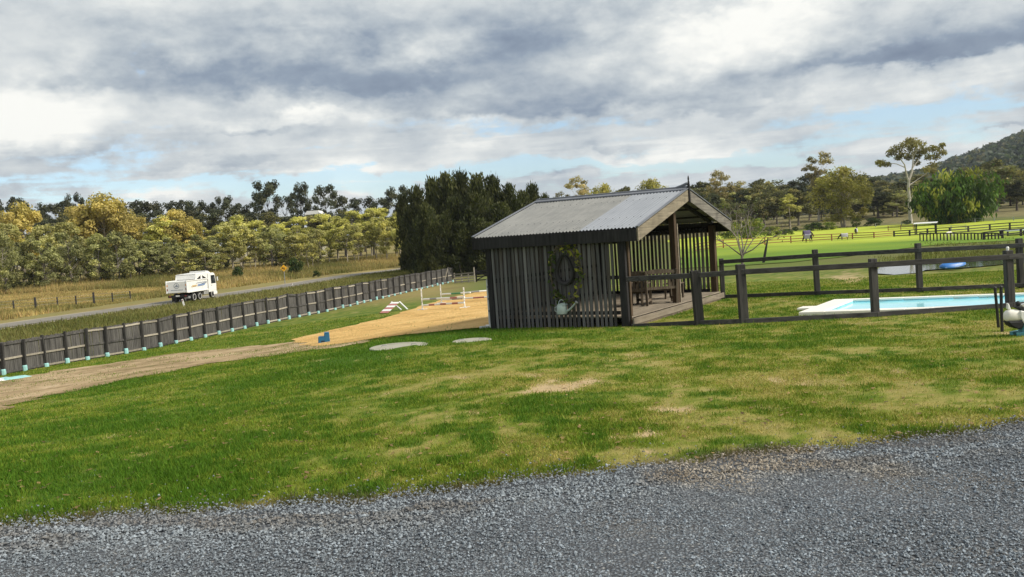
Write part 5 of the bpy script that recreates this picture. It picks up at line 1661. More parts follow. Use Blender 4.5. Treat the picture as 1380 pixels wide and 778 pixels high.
glimpse('house', 'white house roof glimpsed between the dark trees behind the paperbarks', 424, 284.5, 289, 18, 255, ('white', 'concrete'))
glimpse('house', 'pale grey house glimpsed low among the dark trees, left of the white roof', 318, 292, 297, 16, 255, ('grey', 'concrete'))
q = G(556, 360)
t = thing('parked_caravan', 'pale blue grey caravan half hidden at the roadside by the dark casuarinas', 'caravan', q, R(20))
MB().prism([(-1.6, .5), (1.6, .5), (1.75, 1.3), (1.5, 2.5), (-1.5, 2.6), (-1.75, 1.6)], -1, 1, 'XZ').build('body', M['bluegrey'], t, bevel=.08)
MB().box((.3, -1.02, 1.8), (1.2, .03, .5)).build('window', M['glass'], t)
for sx in (-.5, .5): MB().lathe([(.33, -.1), (.36, 0), (.33, .1)], 14, (sx, -.95, .36), 'Y').build('wheel', M['black'], t)


# ------------------------------------------------------------------ trees
def m_bark(name, c0, c1): return m_wood(name, c0, c1, (3, 3, .8), 0.9, .3)


M['bark_pale'] = m_bark('pale_bark', (0.20, 0.17, 0.125), (0.44, 0.39, 0.31))
M['bark_white'] = m_bark('white_gum_bark', (0.38, 0.34, 0.28), (0.70, 0.66, 0.59))
M['bark_dark'] = m_bark('dark_bark', (0.04, 0.033, 0.027), (0.12, 0.10, 0.08))
M['bark_grey'] = m_bark('grey_bark', (0.12, 0.105, 0.09), (0.30, 0.265, 0.23))


def tree_proto(H, Rr, cb, nclust, cr, nleaf, lsize, tone, seed, shape='dome', stems=1, trunk_r=.2, bark='bark_grey', droop=0.0, aspect=1.6, var=.35, flatten=.75, fork=.4, lean=0.0, tone2=None, mix=.25, limbs_seen=1.0):
    """a trunk-and-limb mesh and a leafy crown mesh, base at the origin"""
    g = np.random.default_rng(seed); rd = random.Random(seed)
    # clusters inside the crown envelope, biased to its outside
    C = []
    tries = 0
    while len(C) < nclust and tries < 5000:
        tries += 1
        s = g.random() ** .8; a = g.uniform(0, 2 * np.pi)
        if shape == 'dome': env = math.sqrt(max(0, 1 - (abs(s - .42) / .58) ** 2.2)) if s > .42 else (.55 + .45 * (s / .42))
        elif shape == 'cone': env = (1 - s) ** .52 * (.8 + .2 * math.sin(s * 17 + seed)) + .05
        elif shape == 'vase': env = (.25 + .75 * s) * (1 if s < .8 else math.sqrt(max(0, 1 - ((s - .8) / .22) ** 2)))
        else: env = math.sqrt(max(0, 1 - (2 * s - 1) ** 2))
        q = math.sqrt(g.random()) * .9 + .1
        r = Rr * env * q
        p = np.array((r * math.cos(a), r * math.sin(a), H * (cb + (1 - cb) * s) - cr * .4))
        if all(np.linalg.norm((p - c) * (1, 1, 1.2)) > cr * .55 for c in C): C.append(p)
    C = np.array(C)
    # wood
    m = MB()
    lx, ly = g.normal(0, 1, 2) * lean
    for st in range(stems):
        a = 2 * math.pi * st / stems + g.random()
        bx, by = (0, 0) if stems == 1 else (.35 * math.cos(a), .35 * math.sin(a))
        top = H * (.86 if shape in ('cone',) else .62 + .1 * g.random())
        pts = []
        for i in range(8):
            s = i / 7
            spread = 0 if stems == 1 else (.30 * Rr * s)
            pts.append((bx + spread * math.cos(a) + lx * s * s + g.normal(0, .012 * H) * (s > 0) * s, by + spread * math.sin(a) + ly * s * s + g.normal(0, .012 * H) * (s > 0) * s, top * s - (.15 if i == 0 else 0)))
        rad = [trunk_r * (1.35 if i == 0 else (1 - .78 * i / 7)) / (stems ** .4) for i in range(8)]
        m.tube(pts, rad, 8)
        for c in C[st::stems]:
            if rd.random() > limbs_seen: continue
            zf = min(.95, max(fork * H, c[2] - .35 * np.hypot(c[0], c[1]) - .12 * H) / top)
            zf = max(.12, zf)
            k = zf * 7; i = min(6, int(k)); f = k - i
            p0 = Vector(pts[i]).lerp(Vector(pts[i + 1]), f); r0 = rad[i] + (rad[i + 1] - rad[i]) * f
            p1 = Vector(c)
            mid = p0.lerp(p1, .5) + Vector((g.normal(0, .03) * H * .5, g.normal(0, .03) * H * .5, -.02 * H if droop == 0 else .04 * H))
            m.tube([p0, p0.lerp(mid, .55) + Vector((0, 0, -.01 * H)), mid, p1], [r0 * .62, r0 * .45, r0 * .3, r0 * .12], 5, cap=False)
    # leaves
    cc = np.repeat(C, nleaf, 0); n = len(cc)
    d = g.normal(0, 1, (n, 3)); d /= np.linalg.norm(d, axis=1)[:, None]
    rr_ = (g.random(n) ** .45)[:, None]
    sizes = np.repeat(g.uniform(.65, 1.25, len(C)), nleaf)[:, None]
    P = cc + d * rr_ * sizes * cr * np.array((1, 1, flatten))
    P[:, 2] -= droop * cr * (g.random(n) ** 2) * 1.6
    ctone = g.uniform(1 - var, 1 + var, len(C))
    T = np.asarray(tone)[None] * np.repeat(ctone, nleaf)[:, None] * g.uniform(.78, 1.22, (n, 1))
    if tone2 is not None:
        pick = np.repeat(g.random(len(C)) < mix, nleaf) ^ (g.random(n) < .12)
        T = np.where(pick[:, None], np.asarray(tone2)[None] * np.repeat(ctone, nleaf)[:, None] * g.uniform(.8, 1.2, (n, 1)), T)
    wood = m.mesh('trunk', M[bark], smooth=True)
    up_ = np.array((0, 0, 1.0))
    a_ = g.normal(0, 1, (n, 3)) + d * .9 + up_ * .35
    a_ /= np.linalg.norm(a_, axis=1)[:, None]
    if aspect > 2.2:
        t_ = np.c_[g.normal(0, .35, n), g.normal(0, .35, n), (1 if shape == 'cone' else -1) * np.ones(n)] + d * (.6 if shape == 'cone' else .5)
        a_ = np.cross(t_, g.normal(0, 1, (n, 3))); a_ /= np.linalg.norm(a_, axis=1)[:, None]
    else: t_ = np.cross(a_, g.normal(0, 1, (n, 3)))
    t_ /= np.linalg.norm(t_, axis=1)[:, None]
    b_ = np.cross(a_, t_)
    s = lsize * g.uniform(.6, 1.3, (n, 1))
    V = np.stack([P - t_ * s * aspect / 2, P + b_ * s * .5, P + t_ * s * aspect / 2, P - b_ * s * .5], 1).reshape(-1, 3)
    o = mesh_np('crown', V, np.arange(n * 4).reshape(-1, 4), M['leaf'], attrs={'tone': ('FLOAT_COLOR', np.c_[np.repeat(T, 4, 0), np.ones(n * 4)])})
    crown = o.data; bpy.data.objects.remove(o)
    return wood, crown, H, Rr


YEL, OLV, DRK = (0.27, 0.235, 0.045), (0.125, 0.125, 0.036), (0.030, 0.038, 0.017)
PROTO = {
    'paperbark': [tree_proto(10, 2.3, .22, 32, .74, 125, .21, (0.37, 0.345, 0.14), s, 'dome', 2, .13, 'bark_pale', var=.4, tone2=(0.44, 0.39, 0.12), mix=.3, fork=.3) for s in (1, 2, 3)],
    'sunny': [tree_proto(11, 2.3, .32, 28, .74, 125, .21, (0.52, 0.48, 0.155), s, 'dome', 1, .13, 'bark_pale', var=.35, tone2=(0.33, 0.32, 0.10), mix=.3, fork=.35) for s in (4, 5)],  # paperbark copy with sunlight put into a brighter leaf tone
    'olive': [tree_proto(9, 2.3, .14, 34, .74, 125, .21, (0.25, 0.25, 0.11), s, 'dome', 1, .15, 'bark_grey', var=.4, tone2=(0.33, 0.315, 0.125), mix=.25, fork=.25) for s in (6, 7)],
    'golden': [tree_proto(15, 4.6, .35, 44, 1.35, 140, .33, (0.56, 0.45, 0.15), s, 'dome', 1, .28, 'bark_pale', var=.3, tone2=(0.40, 0.33, 0.10), mix=.25) for s in (8, 9)],
    'darkgum': [tree_proto(20, 4.8, .42, 24, 1.5, 130, .38, (0.058, 0.066, 0.036), s, 'vase', 1, .35, 'bark_dark', var=.35, tone2=(0.105, 0.103, 0.055), mix=.2) for s in (10, 11, 12)],
    'casuarina': [tree_proto(13, 3.4, .03, 74, 1.15, 110, .22, (0.048, 0.056, 0.020), s, 'cone', 1, .25, 'bark_dark', aspect=3.2, flatten=1.3, var=.4, tone2=(0.085, 0.09, 0.030), mix=.3, limbs_seen=.3) for s in (13, 14, 15)],
    'forest': [tree_proto(16, 4.2, .28, 34, 1.45, 130, .36, (0.135, 0.135, 0.062), s, 'dome', 1, .28, 'bark_grey', var=.4, tone2=(0.27, 0.235, 0.09), mix=.25) for s in (16, 17, 18)],
    'palegum': [tree_proto(17, 4.0, .36, 26, 1.2, 95, .30, (0.29, 0.24, 0.10), s, 'vase', 1, .24, 'bark_white', var=.35, tone2=(0.40, 0.32, 0.16), mix=.3) for s in (19, 20)],
    'round': [tree_proto(14, 5.6, .20, 70, 1.35, 140, .28, (0.285, 0.26, 0.07), 21, 'dome', 3, .34, 'bark_pale', droop=.6, var=.35, tone2=(0.42, 0.36, 0.10), mix=.25)],
    'bush': [tree_proto(2.2, 1.5, .02, 22, .55, 70, .17, (0.045, 0.072, 0.018), s, 'ball', 3, .05, 'bark_dark', var=.35, tone2=(0.08, 0.11, 0.03), mix=.3) for s in (22, 23)],
    'lightbush': [tree_proto(2.6, 1.6, .05, 22, .6, 60, .18, (0.14, 0.18, 0.04), 24, 'ball', 3, .05, 'bark_grey', var=.3, tone2=(0.25, 0.26, 0.05), mix=.3)],
}
TREES = []


def plant(kind, px, top_py, depth, wpx, group, desc, variant=None, name='tree', cat='tree', rnd=True):
    b = AXY(px, depth)
    topz = AT(px, top_py, depth).z
    pr = PROTO[kind]; wood, crown, H, Rr = pr[variant if variant is not None else random.randrange(len(pr))]
    h = topz - b.z
    k = h / H; kx = (wpx * depth / F) / (2 * Rr * 1.12)
    b.z -= .05
    t = thing(name, None, cat, b, random.uniform(0, 6.28), group)
    t.scale = (kx, kx, k)
    inst('trunk', wood, t); inst('crown', crown, t)
    TREES.append((t, px, depth, desc))
    return t


def ordinals(items, tail):
    items = sorted(items, key=lambda q: q[1])
    for i, (t, px, d, desc) in enumerate(items): t['label'] = f'{desc}, {ORD[i]} from the left {tail}'
    return items


def tree_rows():
    rs = random.Random(5)
    def collect(fn):
        k = len(TREES); fn(); return TREES[k:]
    # front row beyond the road
    def front():
        x = -24
        while x < 548:
            f = max(0, min(1, x / 550))
            depth = 136 + 46 * f + rs.uniform(-5, 10)
            top = np.interp(x, [-20, 60, 130, 200, 280, 330, 420, 480, 545], [318, 312, 318, 322, 312, 300, 308, 296, 296]) + rs.uniform(-8, 13)
            kind = rs.choice(['olive', 'olive', 'paperbark'] if x < 330 else ['paperbark', 'sunny', 'paperbark', 'sunny', 'olive'] if x < 430 else ['sunny', 'sunny', 'paperbark'])
            plant(kind, x, top, depth, rs.uniform(34, 48) * (1 if x < 400 else .82), 'front row of trees beyond the road', {'olive': 'dark olive bushy tree', 'paperbark': 'olive green slender paperbark', 'sunny': 'sunlit yellow green paperbark'}[kind])
            x += rs.uniform(10.5, 15.5)
    ordinals(collect(front), 'in the front row across the road')
    def second():
        for px, top, w in [(-14, 296, 60), (12, 300, 40), (60, 305, 44), (88, 300, 46), (205, 305, 44), (222, 292, 48), (262, 300, 44), (296, 300, 42), (322, 289, 50), (348, 294, 44), (372, 300, 40), (402, 291, 44), (432, 285, 44), (455, 292, 42), (476, 284, 42), (500, 281, 44), (520, 279, 42), (538, 284, 40)]:
            f = max(0, px / 550); kind = 'sunny' if px > 200 else 'paperbark'
            plant(kind, px, top + rs.uniform(-3, 3), 158 + 45 * f, w * 1.15, 'second row of trees beyond the road', 'taller yellow green paperbark')
    ordinals(collect(second), 'in the second row across the road')
    def gold():
        for px, top, w in [(30, 274, 58), (112, 277, 62), (142, 262, 72), (172, 283, 56), (236, 283, 54), (258, 293, 40), (4, 287, 40)]:
            plant('golden', px, top, 178, w * 1.1, 'golden crowned trees behind the paperbarks', 'tall golden crowned tree')
    ordinals(collect(gold), 'among the golden crowns')
    def back():
        for px, top, w in [(-12, 270, 40), (20, 262, 34), (52, 274, 40), (82, 268, 48), (104, 262, 26), (148, 273, 40), (178, 270, 40), (202, 272, 42), (226, 271, 36), (246, 267, 34), (266, 272, 34), (286, 270, 30), (306, 264, 28), (332, 271, 36), (352, 258, 30), (364, 243, 42), (388, 262, 34), (409, 247, 28), (428, 268, 30), (443, 249, 34), (466, 264, 34), (492, 266, 36), (516, 268, 34), (540, 252, 36)]:
            plant('darkgum', px, top - 1, 262 + rs.uniform(-10, 20), w * 1.15, 'dark trees on the skyline at left', 'tall dark eucalypt')
        for i in range(26): plant('forest' if i % 2 else 'darkgum', -20 + i * 23 + rs.uniform(-6, 6), np.interp(i, [0, 15, 25], [286, 284, 280]) + rs.uniform(-4, 6), 236 + rs.uniform(-6, 8), 52, 'dark trees on the skyline at left', 'dark bushy eucalypt')
    ordinals(collect(back)[:24], 'along the left skyline')
    ordinals([q for q in TREES if q[0]['group'] == 'dark trees on the skyline at left' and 'label' not in q[0]], 'in the belt behind the golden trees')
    def cas():
        for px, top, w, d in [(548, 262, 34, 140), (566, 252, 44, 136), (588, 241, 50, 132), (606, 235, 52, 128), (626, 234, 54, 130), (648, 236, 54, 126), (668, 240, 54, 130), (690, 250, 50, 128), (708, 258, 44, 132), (722, 250, 40, 138), (738, 262, 30, 140), (640, 262, 60, 116), (676, 275, 60, 116), (615, 268, 52, 118), (578, 276, 46, 122), (601, 292, 40, 112), (588, 300, 46, 111), (622, 300, 50, 112), (648, 296, 50, 112), (753, 268, 24, 142), (658, 300, 50, 111)]:
            plant('casuarina', px, top, d, w * 1.2, 'dark casuarinas at the end of the fence', 'dark green casuarina', name='casuarina')
    ordinals(collect(cas), 'in the dark clump left of the pavilion')
    def behind():
        for kind, px, top, w, d in [('palegum', 783, 238, 46, 240), ('palegum', 762, 258, 30, 240), ('round', 818, 247, 56, 235), ('forest', 848, 251, 44, 240), ('round', 881, 240, 56, 232), ('palegum', 905, 256, 34, 240), ('forest', 925, 258, 40, 250)]:
            plant(kind, px, top, d, w * 1.1, 'trees whose tops show over the pavilion roof', {'palegum': 'pale open crowned gum', 'round': 'golden brown round crowned tree', 'forest': 'olive brown eucalypt'}[kind])
    ordinals(collect(behind), 'over the pavilion roof')
    # forest behind the paddock
    def forest():
        x = 930
        while x < 1420:
            top = np.interp(x, [930, 1000, 1060, 1100, 1180, 1260, 1330, 1420], [250, 244, 246, 236, 240, 234, 228, 230]) + rs.uniform(-5, 8)
            plant(rs.choice(['forest', 'forest', 'darkgum']), x, top, 300 + rs.uniform(-15, 25), rs.uniform(44, 62), 'grey green forest trees behind the paddock', 'grey green forest tree')
            x += rs.uniform(13, 19)
    ordinals(collect(forest), 'in the forest edge behind the paddock')
    def forest2():
        x = 940
        while x < 1410:
            top = np.interp(x, [940, 1020, 1100, 1200, 1300, 1410], [264, 258, 256, 257, 260, 252]) + rs.uniform(-6, 8)
            plant(rs.choice(['forest', 'darkgum', 'olive', 'forest']), x, top, 255 + rs.uniform(-8, 16), rs.uniform(36, 52), 'lower trees at the back of the dry slope', 'lower brownish tree')
            x += rs.uniform(12, 18)
    ordinals(collect(forest2), 'at the back of the dry slope')
    def feature():
        for kind, px, top, w, d, lb in [('palegum', 974, 229, 46, 255, 'pale tree with bleached tips rising right of the pavilion gable'), ('palegum', 1000, 243, 44, 258, 'pale gum with yellowish crown beside the bleached tree'),
                                        ('palegum', 1105, 205, 50, 262, 'tall sparse crowned gum standing behind the round golden tree'), ('round', 1139, 224, 80, 222, 'broad round golden green tree with drooping crown and pale trunks in the paddock'),
                                        ('sunny', 1066, 262, 32, 235, 'small light green round tree on the dry slope'), ('forest', 1025, 250, 44, 268, 'olive tree with yellow top left of the small round tree'),
                                        ('darkgum', 1185, 258, 50, 250, 'dark shrubby tree left of the tall white gum'), ('forest', 1205, 252, 44, 255, 'brownish spreading tree just left of the white trunk'),
                                        ('forest', 1345, 214, 56, 235, 'grey green gum rising behind the bamboo on the right'), ('darkgum', 1372, 240, 44, 230, 'dark tree at the right frame edge behind the bamboo'), ('forest', 1396, 226, 60, 245, 'grey tree at the far right frame edge')]:
            t = plant(kind, px, top, d, w * 1.1, None, '')
            t['label'] = lb
    feature()
    # undergrowth
    def bushes():
        for kind, px, py, h, w, lb in [('bush', 1099, 311, 12, 34, 'low dark green bush left of the round golden tree'), ('lightbush', 1118, 310, 12, 26, 'bright green bush by the foot of the golden tree'), ('bush', 1072, 312, 7, 10, 'small dark shrub alone at the paddock edge'), ('lightbush', 1153, 306, 14, 16, 'yellow green bush right of the golden tree trunk'),
                                       ('bush', 1176, 305, 12, 28, 'dark green bush midway between golden tree and white gum'), ('bush', 1222, 303, 7, 14, 'little dark bush at the foot of the white gum'), ('lightbush', 1012, 322, 30, 50, 'light green shrub behind the bare tree'), ('lightbush', 985, 322, 24, 40, 'yellow green shrub next to the pavilion post'),
                                       ('bush', 398, 372, 26, 24, 'dark rounded bush right of the yellow road sign'), ('bush', 426, 374, 10, 13, 'small dark round bush alone on the verge'), ('bush', 322, 376, 18, 22, 'dark bush among the straw behind the truck'), ('lightbush', 586, 361, 10, 26, 'pale bush at the end of the road under the casuarinas'), ('lightbush', 1040, 318, 14, 34, 'grey green shrub right of the bare tree'), ('bush', 1060, 317, 9, 22, 'dull green shrub at the left end of the paddock')]:
            p = G(px, py); wood, crown, H, Rr = PROTO[kind][0]
            t = thing('bush', lb, 'bush', p, rs.uniform(0, 6), None)
            kx = w * p.y / F / (2 * Rr * 1.2); kz = h * p.y / F / (H * 1.1); t.scale = (kx, kx, kz)
            inst('trunk', wood, t); inst('crown', crown, t)
    bushes()


tree_rows()


def tall_gum():
    b = AXY(1227.5, 212, 300); k = 212 / F
    b = G(1229, 303) if False else b
    def Q(px, py, dy=0.0): return AT(px, py, b.y + dy) - b
    t = thing('gum_tree', 'tall white trunked gum with open crown towering left of the bamboo', 'tree', b)
    m = MB()
    foot = Vector((0, 0, -.2))
    m.tube([foot, Q(1226.5, 290), Q(1225.5, 268), Q(1224, 252), Q(1225, 243)], [.52, .42, .36, .34, .3], 10)
    limbs = [([(1225, 243), (1229, 232), (1230, 222), (1231, 212), (1232, 200)], .26, 1), ([(1224.5, 246), (1221, 232), (1219, 222), (1213, 214), (1206, 205)], .22, -2), ([(1230, 226), (1238, 216), (1244, 208)], .14, 2), ([(1220, 226), (1208, 221), (1196, 220), (1188, 219)], .12, 1), ([(1225, 250), (1234, 244), (1248, 234), (1258, 224)], .13, 3), ([(1231, 212), (1224, 200), (1220, 195)], .10, -1), ([(1244, 209), (1256, 204), (1266, 204)], .08, 3), ([(1231, 211), (1240, 198), (1243, 193)], .09, -2), ([(1228, 268), (1233, 258), (1240, 252)], .1, -2)]
    for pts, r, dy in limbs: m.tube([Q(x, y, dy * i / len(pts)) for i, (x, y) in enumerate(pts)], [r * (1 - .65 * i / (len(pts) - 1)) for i in range(len(pts))], 7)
    m.build('trunk', M['bark_white'], t, smooth=True)
    cl = [(1205, 203, 9), (1214, 198, 9), (1222, 193, 8), (1232, 192, 10), (1240, 195, 9), (1228, 202, 9), (1216, 208, 8), (1200, 207, 7), (1240, 206, 8), (1233, 211, 8), (1189, 221, 7), (1184, 219, 5), (1196, 222, 5), (1246, 203, 7), (1256, 200, 7), (1264, 203, 8), (1271, 206, 6), (1262, 212, 6), (1252, 212, 7), (1257, 224, 8), (1248, 229, 7), (1258, 231, 6), (1224, 212, 6), (1210, 213, 5), (1270, 196, 5), (1226, 189, 6), (1236, 220, 5)]
    P = []; g = np.random.default_rng(77)
    T = []
    for x, y, r in cl:
        n = int(50 + r * 16)
        c = np.array(Q(x, y, g.uniform(-2.5, 2.5))); d = g.normal(0, 1, (n, 3)); d /= np.linalg.norm(d, axis=1)[:, None]
        P.append(c + d * (g.random((n, 1)) ** .5) * r * k * np.array((1, 1, .75)))
        T.append(np.array((.20, .175, .065)) * g.uniform(.65, 1.5) * g.uniform(.75, 1.25, (n, 1)))
    P = np.concatenate(P); T = np.concatenate(T)
    leaf_mesh('crown', P, g.uniform(.22, .42, len(P)), T, M['leaf'], t)


tall_gum()


def bamboo():
    b = G(1290, 301.0); k = b.y / F
    t = thing('bamboo_clump', 'huge bright green bamboo clump with arching plumes at the paddock edge', 'bamboo', b)
    g = np.random.default_rng(31); m = MB(); P = []; T = []; S = []
    for i in range(210):
        a = g.uniform(0, 2 * np.pi); u = g.random() ** .6
        bx, by = 30 * k * u * math.cos(a) * .85, 18 * k * u * math.sin(a) * .6
        reach = g.uniform(.3, 1.0) * 34 * k; h = g.uniform(.45, 1.0) * 88 * k * (1 - .35 * u)
        ox, oy = math.cos(a + g.normal(0, .35)), math.sin(a + g.normal(0, .35))
        pts = []
        for j in range(8):
            s = j / 7
            pts.append(Vector((bx + ox * reach * s ** 1.8, by + oy * reach * s ** 1.8, h * (1.25 * s - .42 * s ** 3.2) / .98)))
        m.tube(pts, [.09 * (1 - .8 * j / 7) for j in range(8)], 4, cap=False)
        tone = np.array((.072, .130, .019)) * g.uniform(.6, 1.5) if g.random() < .8 else np.array((.33, .34, .06)) * g.uniform(.8, 1.2)
        for j in range(2, 8):
            nn = 24
            c = np.array(pts[j]) + g.normal(0, 1, (nn, 3)) * np.array((.75, .75, .6)); c[:, 2] -= g.random(nn) * .9
            P.append(c); T.append(tone * g.uniform(.7, 1.3, (nn, 1)))
    P = np.concatenate(P); T = np.concatenate(T)
    P[:, 2] = np.maximum(P[:, 2], .1)
    m.build('culms', M['bark_grey'], t, smooth=True)['kind'] = 'stuff'
    n = len(P); d = np.c_[g.normal(0, .5, n), g.normal(0, .5, n), -np.ones(n)]; d /= np.linalg.norm(d, axis=1)[:, None]
    a_ = np.cross(d, g.normal(0, 1, (n, 3))); a_ /= np.linalg.norm(a_, axis=1)[:, None]
    s = g.uniform(.5, 1.0, (n, 1))
    V = np.stack([P, P + a_ * s * .24 + d * s * .6, P + d * s * 1.5, P - a_ * s * .24 + d * s * .6], 1).reshape(-1, 3)
    o = mesh_np('foliage', V, np.arange(n * 4).reshape(-1, 4), M['leaf'], t, attrs={'tone': ('FLOAT_COLOR', np.c_[np.repeat(T, 4, 0), np.ones(n * 4)])})


bamboo()


def bare_tree():
    b = AXY(1003, 46, 375); k = b.y / F
    def Q(px, py, dy=0): return AT(px, py, b.y + dy) - b
    t = thing('bare_tree', 'small bare branched tree with a few leaves right of the pavilion', 'tree', b)
    m = MB(); g = random.Random(9)
    m.tube([(0, 0, -.1), Q(1001, 365), Q(1000, 350), Q(1000, 344)], [.10, .085, .075, .07], 8)
    tips = []
    def grow(p, d, L, r, lev):
        q = p + d * L * .5 + Vector((g.gauss(0, .04), g.gauss(0, .04), .02)); e = p + d * L + Vector((0, 0, .06 * L))
        m.tube([p, q, e], [r, r * .8, r * .6], 5, cap=False)
        if lev == 0: tips.append(e); return
        for _ in range(g.choice((2, 3))):
            dd = (d + Vector((g.gauss(0, .42), g.gauss(0, .42), g.gauss(.12, .25)))).normalized()
            grow(e, dd, L * g.uniform(.6, .82), r * .55, lev - 1)
    s = Q(1000, 345)
    for (x, y) in ((-.95, .7), (-.35, 1.0), (.15, 1.2), (.75, .9), (1.05, .55), (-.1, 1.1), (.4, 1.0)):
        grow(s + Vector((0, 0, g.uniform(-.1, .12))), Vector((x, g.uniform(-.6, .6), y)).normalized(), g.uniform(.95, 1.25), .042, 3)
    m.build('branches', M['bark_grey'], t, smooth=True)
    P = np.array([tuple(q) for q in tips for _ in range(2)]) + np.random.default_rng(3).normal(0, .08, (len(tips) * 2, 3))
    P = P[::2]
    leaf_mesh('leaves', P, .10, np.tile(np.array((.12, .15, .05)), (len(P), 1)), M['leaf'], t)['kind'] = 'stuff'


bare_tree()


# ------------------------------------------------------------------ wooded hill
HILL_PX = [(300, 318), (600, 306), (700, 300), (800, 284), (900, 276), (1000, 270), (1060, 264), (1110, 258), (1180, 250), (1230, 242), (1268, 231), (1300, 221), (1340, 207), (1380, 192), (1430, 180), (1520, 168), (1700, 168), (1950, 208), (2300, 268), (2800, 300)]


def hill_h(az, r):
    a = np.array([math.atan2(*pix_dir(x, y)[:2]) for x, y in HILL_PX]); e = np.array([pix_dir(x, y)[2] / math.hypot(*pix_dir(x, y)[:2]) for x, y in HILL_PX])
    el = np.interp(az, a, e, left=0, right=0)
    top = el * 1500
    s = np.clip((r - 420) / 1080, 0, 1)
    up_ = s * s * (3 - 2 * s) * .55 + s * .45
    down = np.clip(1 - (r - 1500) / 1500, 0, 1)
    x, y = r * np.sin(az), r * np.cos(az)
    rough = (fbm(x * .006, y * .006, 171, 4) - .5) * 26 * np.clip(s * 1.4, 0, 1) * (1 - s ** 3)
    return EYE - 4 + np.where(r <= 1500, (top + 4) * up_ + rough, (top + 4) * down)


def build_hill():
    az = np.radians(np.linspace(-10, 62, 160)); r = np.r_[np.linspace(420, 1500, 60), np.linspace(1600, 3000, 12)]
    A_, R_ = np.meshgrid(az, r)
    Z = hill_h(A_, R_)
    n, m = A_.shape
    i = np.arange(n - 1)[:, None] * m; j = np.arange(m - 1)[None]
    q = np.stack([i + j, i + j + 1, i + j + m + 1, i + j + m], -1).reshape(-1, 4)
    M['hill'] = m_sheet('hill_ground', [(0.35, (0.05, 0.055, 0.03)), (0.65, (0.11, 0.10, 0.055))], 0.02, bscale=.2, bdist=.5)
    tag(mesh_np('hill', np.c_[(R_ * np.sin(A_)).ravel(), (R_ * np.cos(A_)).ravel(), Z.ravel()], q, M['hill'], smooth=True), kind='structure')
    g = np.random.default_rng(55); N = 7500
    rr = np.sqrt(g.uniform(430 ** 2, 1540 ** 2, N)); aa = np.radians(g.uniform(-4, 40, N))
    z = hill_h(aa, np.minimum(rr, 1500))
    nl = 16
    h = g.uniform(8, 13, N); w = g.uniform(3.0, 5.0, N)
    x, y = rr * np.sin(aa), rr * np.cos(aa)
    d = g.normal(0, 1, (N, nl, 3)); d /= np.linalg.norm(d, axis=2)[..., None]
    d *= (g.random((N, nl, 1)) ** .4)
    P = np.stack([x[:, None] + d[..., 0] * w[:, None], y[:, None] + d[..., 1] * w[:, None], z[:, None] + h[:, None] * .62 + d[..., 2] * h[:, None] * .42], -1).reshape(-1, 3)
    tone = np.array((.058, .074, .050)) * g.uniform(.6, 1.5, (N, 1)); tone = np.where((g.random(N) < .2)[:, None], np.array((.14, .13, .07)) * g.uniform(.7, 1.3, (N, 1)), tone)
    o = None
    n = len(P); T = np.repeat(tone, nl, 0)
    a = g.normal(0, 1, (n, 3)) + d.reshape(-1, 3) * 1.2 + np.array((0, 0, .5)); a /= np.linalg.norm(a, axis=1)[:, None]
    t_ = np.cross(a, g.normal(0, 1, (n, 3))); t_ /= np.linalg.norm(t_, axis=1)[:, None]; b = np.cross(a, t_)
    s = g.uniform(1.6, 3.2, (n, 1))
    V = np.stack([P - t_ * s, P + b * s * .8, P + t_ * s, P - b * s * .8], 1).reshape(-1, 3)
    o = mesh_np('hill_forest', V, np.arange(n * 4).reshape(-1, 4), M['leaf'], attrs={'tone': ('FLOAT_COLOR', np.c_[np.repeat(T, 4, 0), np.ones(n * 4)])})
    tag(o, 'grey green eucalypt forest covering the hill on the right', 'forest', kind='stuff')


build_hill()


